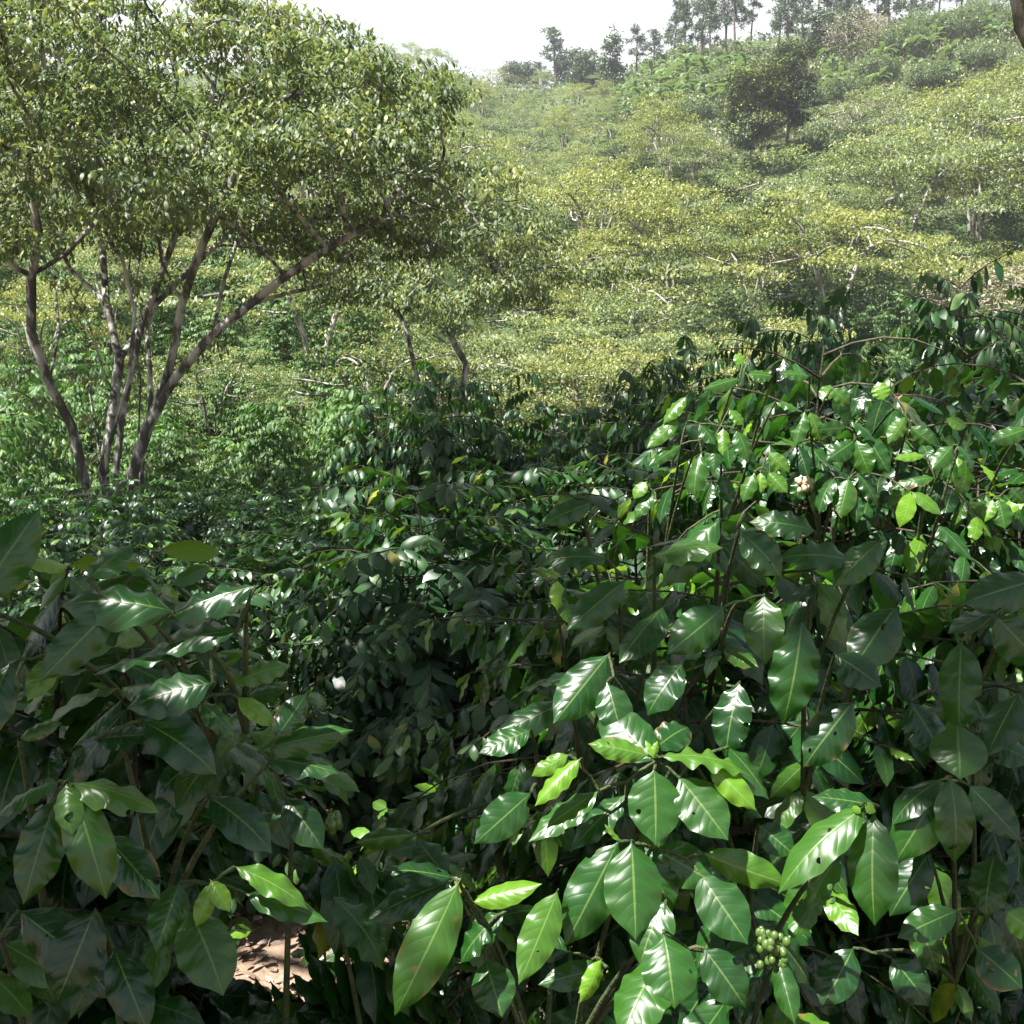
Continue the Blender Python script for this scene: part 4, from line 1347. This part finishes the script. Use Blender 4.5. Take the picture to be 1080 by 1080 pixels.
bp_ = protos(4, banana_proto)
used = set()
pts = []
bl = {0: [], 1: [], 2: []}
for tr in range(3000):
    zone = rr.choice([0, 0, 1, 1, 2])
    if zone == 0: px, y = rr.uniform(635, 775), rr.uniform(112, 146)
    elif zone == 1: px, y = rr.uniform(855, 1085), rr.uniform(112, 148)
    else: px, y = rr.uniform(230, 300), rr.uniform(29, 33)
    if zone == 2 and len(bl[2]) > 2: continue
    x = (px - 540) / F * y
    if any((x - q[0]) ** 2 + (y - q[1]) ** 2 < 2.1 ** 2 for q in pts): continue
    if len(bl[zone]) > (85 if zone == 0 else 45): continue
    pts.append((x, y))
    s = rr.uniform(.8, 1.25) * (.45 if zone == 2 else .8)
    o = place(bp_, used, rr.randrange(4), (x, y, float(H(x, y)) - .05), rr.uniform(0, 6.28), (s, s))
    tag(o, 'x', 'banana plant', ['banana grove left of the round trees', 'banana rows on the upper right slope', 'banana plants behind the forked tree'][zone])
    bl[zone].append((px, o))
for zone, f in ((0, 'green banana plant in the dense grove below the tall ridge pines'), (1, 'green banana plant in the rows on the upper right slope')):
    for _, o in bl[zone]: o['label'] = f
rank_labels(bl[2], 'bright lime banana plant on the slope right of the forked tree, {} from the left')


# ---- dry brush and bare grey shrubs
def brush(name, label, px, y, h, cr, seed, mat='dry', na=320):
    rg = np.random.default_rng(seed)
    x = (px - 540) / F * y; z = float(H(x, y))
    root = empty(name, (x, y, z)); tag(root, label, 'shrub', 'grey and brown brush on the upper slope')
    N0, P0 = poly_nodes([[(0, 0, -.2), (.1, .1, h * .4)], [(.3, 0, -.2), (.5, .1, h * .4)], [(-.4, 0, -.2), (-.6, .2, h * .4)]], .4)
    att = dome_points(na, np.array([0, 0, h * .5]), np.array([cr, cr, h * .5]), rg, inner=.4, zmin=-.6)
    N, Pn = colonize(N0, P0, att, step=.35, infl=4, kill=.45, iters=70, rng=rg)
    r, ch = tree_radii(N, Pn, tip=.016, ex=2.4)
    tree_tubes(N, Pn, r, 4, 0).build('stem', M['hbark'], root)
    ls = tufts(N, Pn, r, ch, T_CLUMP, .03, 5 if mat == 'dry' else 16, .28, np.array([.25, .25, .18]), rg, np.zeros(3), youth=.2)
    leaves_mesh('foliage', *ls[:7], M[mat], root, 3)
    return root


brush('dry_brush', 'large reddish brown dry bush right of the dark round pair', 880, 128, 6.5, 3.6, 61)
brush('dry_brush', 'brown dry bush above the large reddish one under the ridge pines', 900, 138, 4, 3.2, 62)
rk2 = []
_rg = random.Random(91)
for k in range(34):
    y = _rg.uniform(46, 104); px = _rg.uniform(540, 1085)
    if 735 < px < 870 and y > 64: px -= 170
    ob_ = brush('green_bush', 'z', px, y, _rg.uniform(2.6, 4.4), _rg.uniform(1.5, 2.6), 800 + k % 5, 'bushdark', 140)
    ob_['group'] = 'dark bushes in the gaps of the hillside'; rk2.append((px, ob_))
rank_labels(rk2, 'dark green bush in a shady gap between the hillside crowns, {} from the left')
rk = []
for k, (px, y, h, cr) in enumerate([(930, 126, 3.6, 3.0), (955, 132, 3.4, 2.8), (905, 118, 2.8, 2.4), (985, 128, 3.6, 3.0), (1015, 136, 4, 3.0), (1045, 128, 3.4, 3.2), (1070, 140, 4, 3), (875, 112, 2.6, 2.2), (945, 145, 3.6, 3), (1000, 146, 3.6, 3),
                               (720, 112, 2.6, 2.6), (690, 122, 2.6, 2.6), (745, 124, 2.6, 2.4), (1060, 112, 3, 2.6), (960, 112, 2.8, 2.6), (1010, 116, 3, 2.6)]):
    brush('green_bush', 'x', px, y, h, cr, 700 + k, 'bush')
    ob_ = [q for q in bpy.data.objects if q.get('label') == 'x' and q.get('category') == 'shrub'][0]
    ob_['label'] = 'y'; ob_['group'] = 'green bushes on the upper slope'; rk.append((px, ob_))
rank_labels(rk, 'rounded dull green bush on the upper slope under the ridge pines, {} from the left')
brush('grey_shrub', 'grey leafless shrub below the dark round pair, left side', 725, 96, 3.5, 3.0, 63)
brush('grey_shrub', 'grey leafless shrub right of the dark round pair above the yellow crown', 895, 100, 3.2, 3.2, 64)
brush('grey_shrub', 'grey twiggy shrub on the right slope over the coffee patch', 1000, 58, 4.0, 2.6, 65)
brush('grey_shrub', 'grey twiggy shrub at the right edge beside the coffee patch', 1050, 55, 4.2, 2.8, 66)


# ------------------------------------------------------------------ ground cover
def scatter(name, label, n, sampler, T, mat, L, per, seed, cat, spread=.1, upw=.5, lift=.02, wid=1.0, flat=False):
    rg = np.random.default_rng(seed)
    x, y = sampler(rg, n)
    z = H(x, y)
    b = np.repeat(np.stack([x, y, z], -1), per, 0)
    m = len(b)
    sc = np.repeat(np.clip(y / 40, 1, 3.2) if not flat else np.ones(n), per)
    p = b + rg.normal(0, 1, (m, 3)) * spread * sc[:, None]
    p[:, 2] = H(p[:, 0], p[:, 1]) + np.abs(rg.normal(0, lift, m)) * sc + .004
    d = rg.normal(0, 1, (m, 3))
    d[:, 2] = np.abs(d[:, 2]) * upw + (upw * .6)
    nn = np.array([0, 0, 1.0]) + rg.normal(0, .35, (m, 3))
    tint = np.stack([rg.random(m), (rg.random(m) < .3) * rg.random(m), rg.random(m)], -1)
    o = leaves_mesh(name, T, p, d, nn, L * sc * rg.uniform(.6, 1.3, m), tint, np.full(m, wid), M[mat], None, seed)
    return tag(o, label, cat, kind='stuff')


scatter('leaf_litter', 'fallen brown leaves covering the soil between the front shrubs', 5200,
        lambda r, n: (r.uniform(-2.6, 2.6, n), r.uniform(.3, 6.5, n)), T_MID, 'litter', .055, 3, 71, 'leaf litter', spread=.02, upw=.08, lift=.012, flat=True)


def weedy(r, n):
    y = r.uniform(2.6, 9, n); x = r.uniform(-.5, .5, n) * y
    k = (np.sin(x * 3.1 + 1) * np.sin(y * 2.3) > -.25) & ~((np.abs(x / y + .22) < .075) & (y < 4.4))
    return x[k], y[k]


def weedy_n(r, n):
    x, y = weedy(r, n * 2)
    return x[:n], y[:n]


scatter('weeds', 'light green weeds growing in the gap between the front shrubs', 900, weedy_n, T_FAR, 'weed', .06, 7, 72, 'weeds', spread=.07, upw=.7, lift=.07, flat=True)


def hilly(r, n):
    y = 24 + 170 * r.random(n) ** 1.5
    return r.uniform(-.56, .58, n) * y, y


scatter('undergrowth', 'low green and straw coloured undergrowth covering the hillside between trees', 9000, hilly, T_CLUMP, 'scrub', .22, 10, 73, 'undergrowth', spread=.35, upw=.7, lift=.18)

def upper(r, n):
    y = r.uniform(98, 156, n)
    return r.uniform(.07, .54, n) * y, y


M['straw'] = tree_leaf_mat('straw_grass', (0.06, 0.085, 0.035), (0.16, 0.155, 0.085), (0.26, 0.22, 0.13), hue=0.0, trans=0.2)
scatter('rough_grass', 'rough straw coloured grass between the bushes of the upper right slope', 6500, upper, T_CLUMP, 'straw', .16, 9, 74, 'grass', spread=.3, upw=1.3, lift=.12, wid=.7)

# ------------------------------------------------------------------ thin haze over the valley
HAZE = True
if HAZE:
    t = NT('valley_haze')
    pv = t.n('ShaderNodeVolumePrincipled', {'Color': (0.93, 0.96, 1.0), 'Density': 0.0005, 'Anisotropy': 0.3})
    t.t.links.new(pv.outputs[0], t.out.inputs['Volume'])
    x0, x1, y0, y1, z0, z1 = -345, 345, -62, 495, -14, 95
    v = [(x, y, z) for x in (x0, x1) for y in (y0, y1) for z in (z0, z1)]
    q = [(0, 1, 3, 2), (4, 6, 7, 5), (0, 4, 5, 1), (2, 3, 7, 6), (0, 2, 6, 4), (1, 5, 7, 3)]
    hz = add_mesh('haze', np.array(v), np.array(q), t.m, smooth=False)
    tag(hz, 'thin pale haze filling the valley air in front of the ridge', 'haze', kind='stuff')
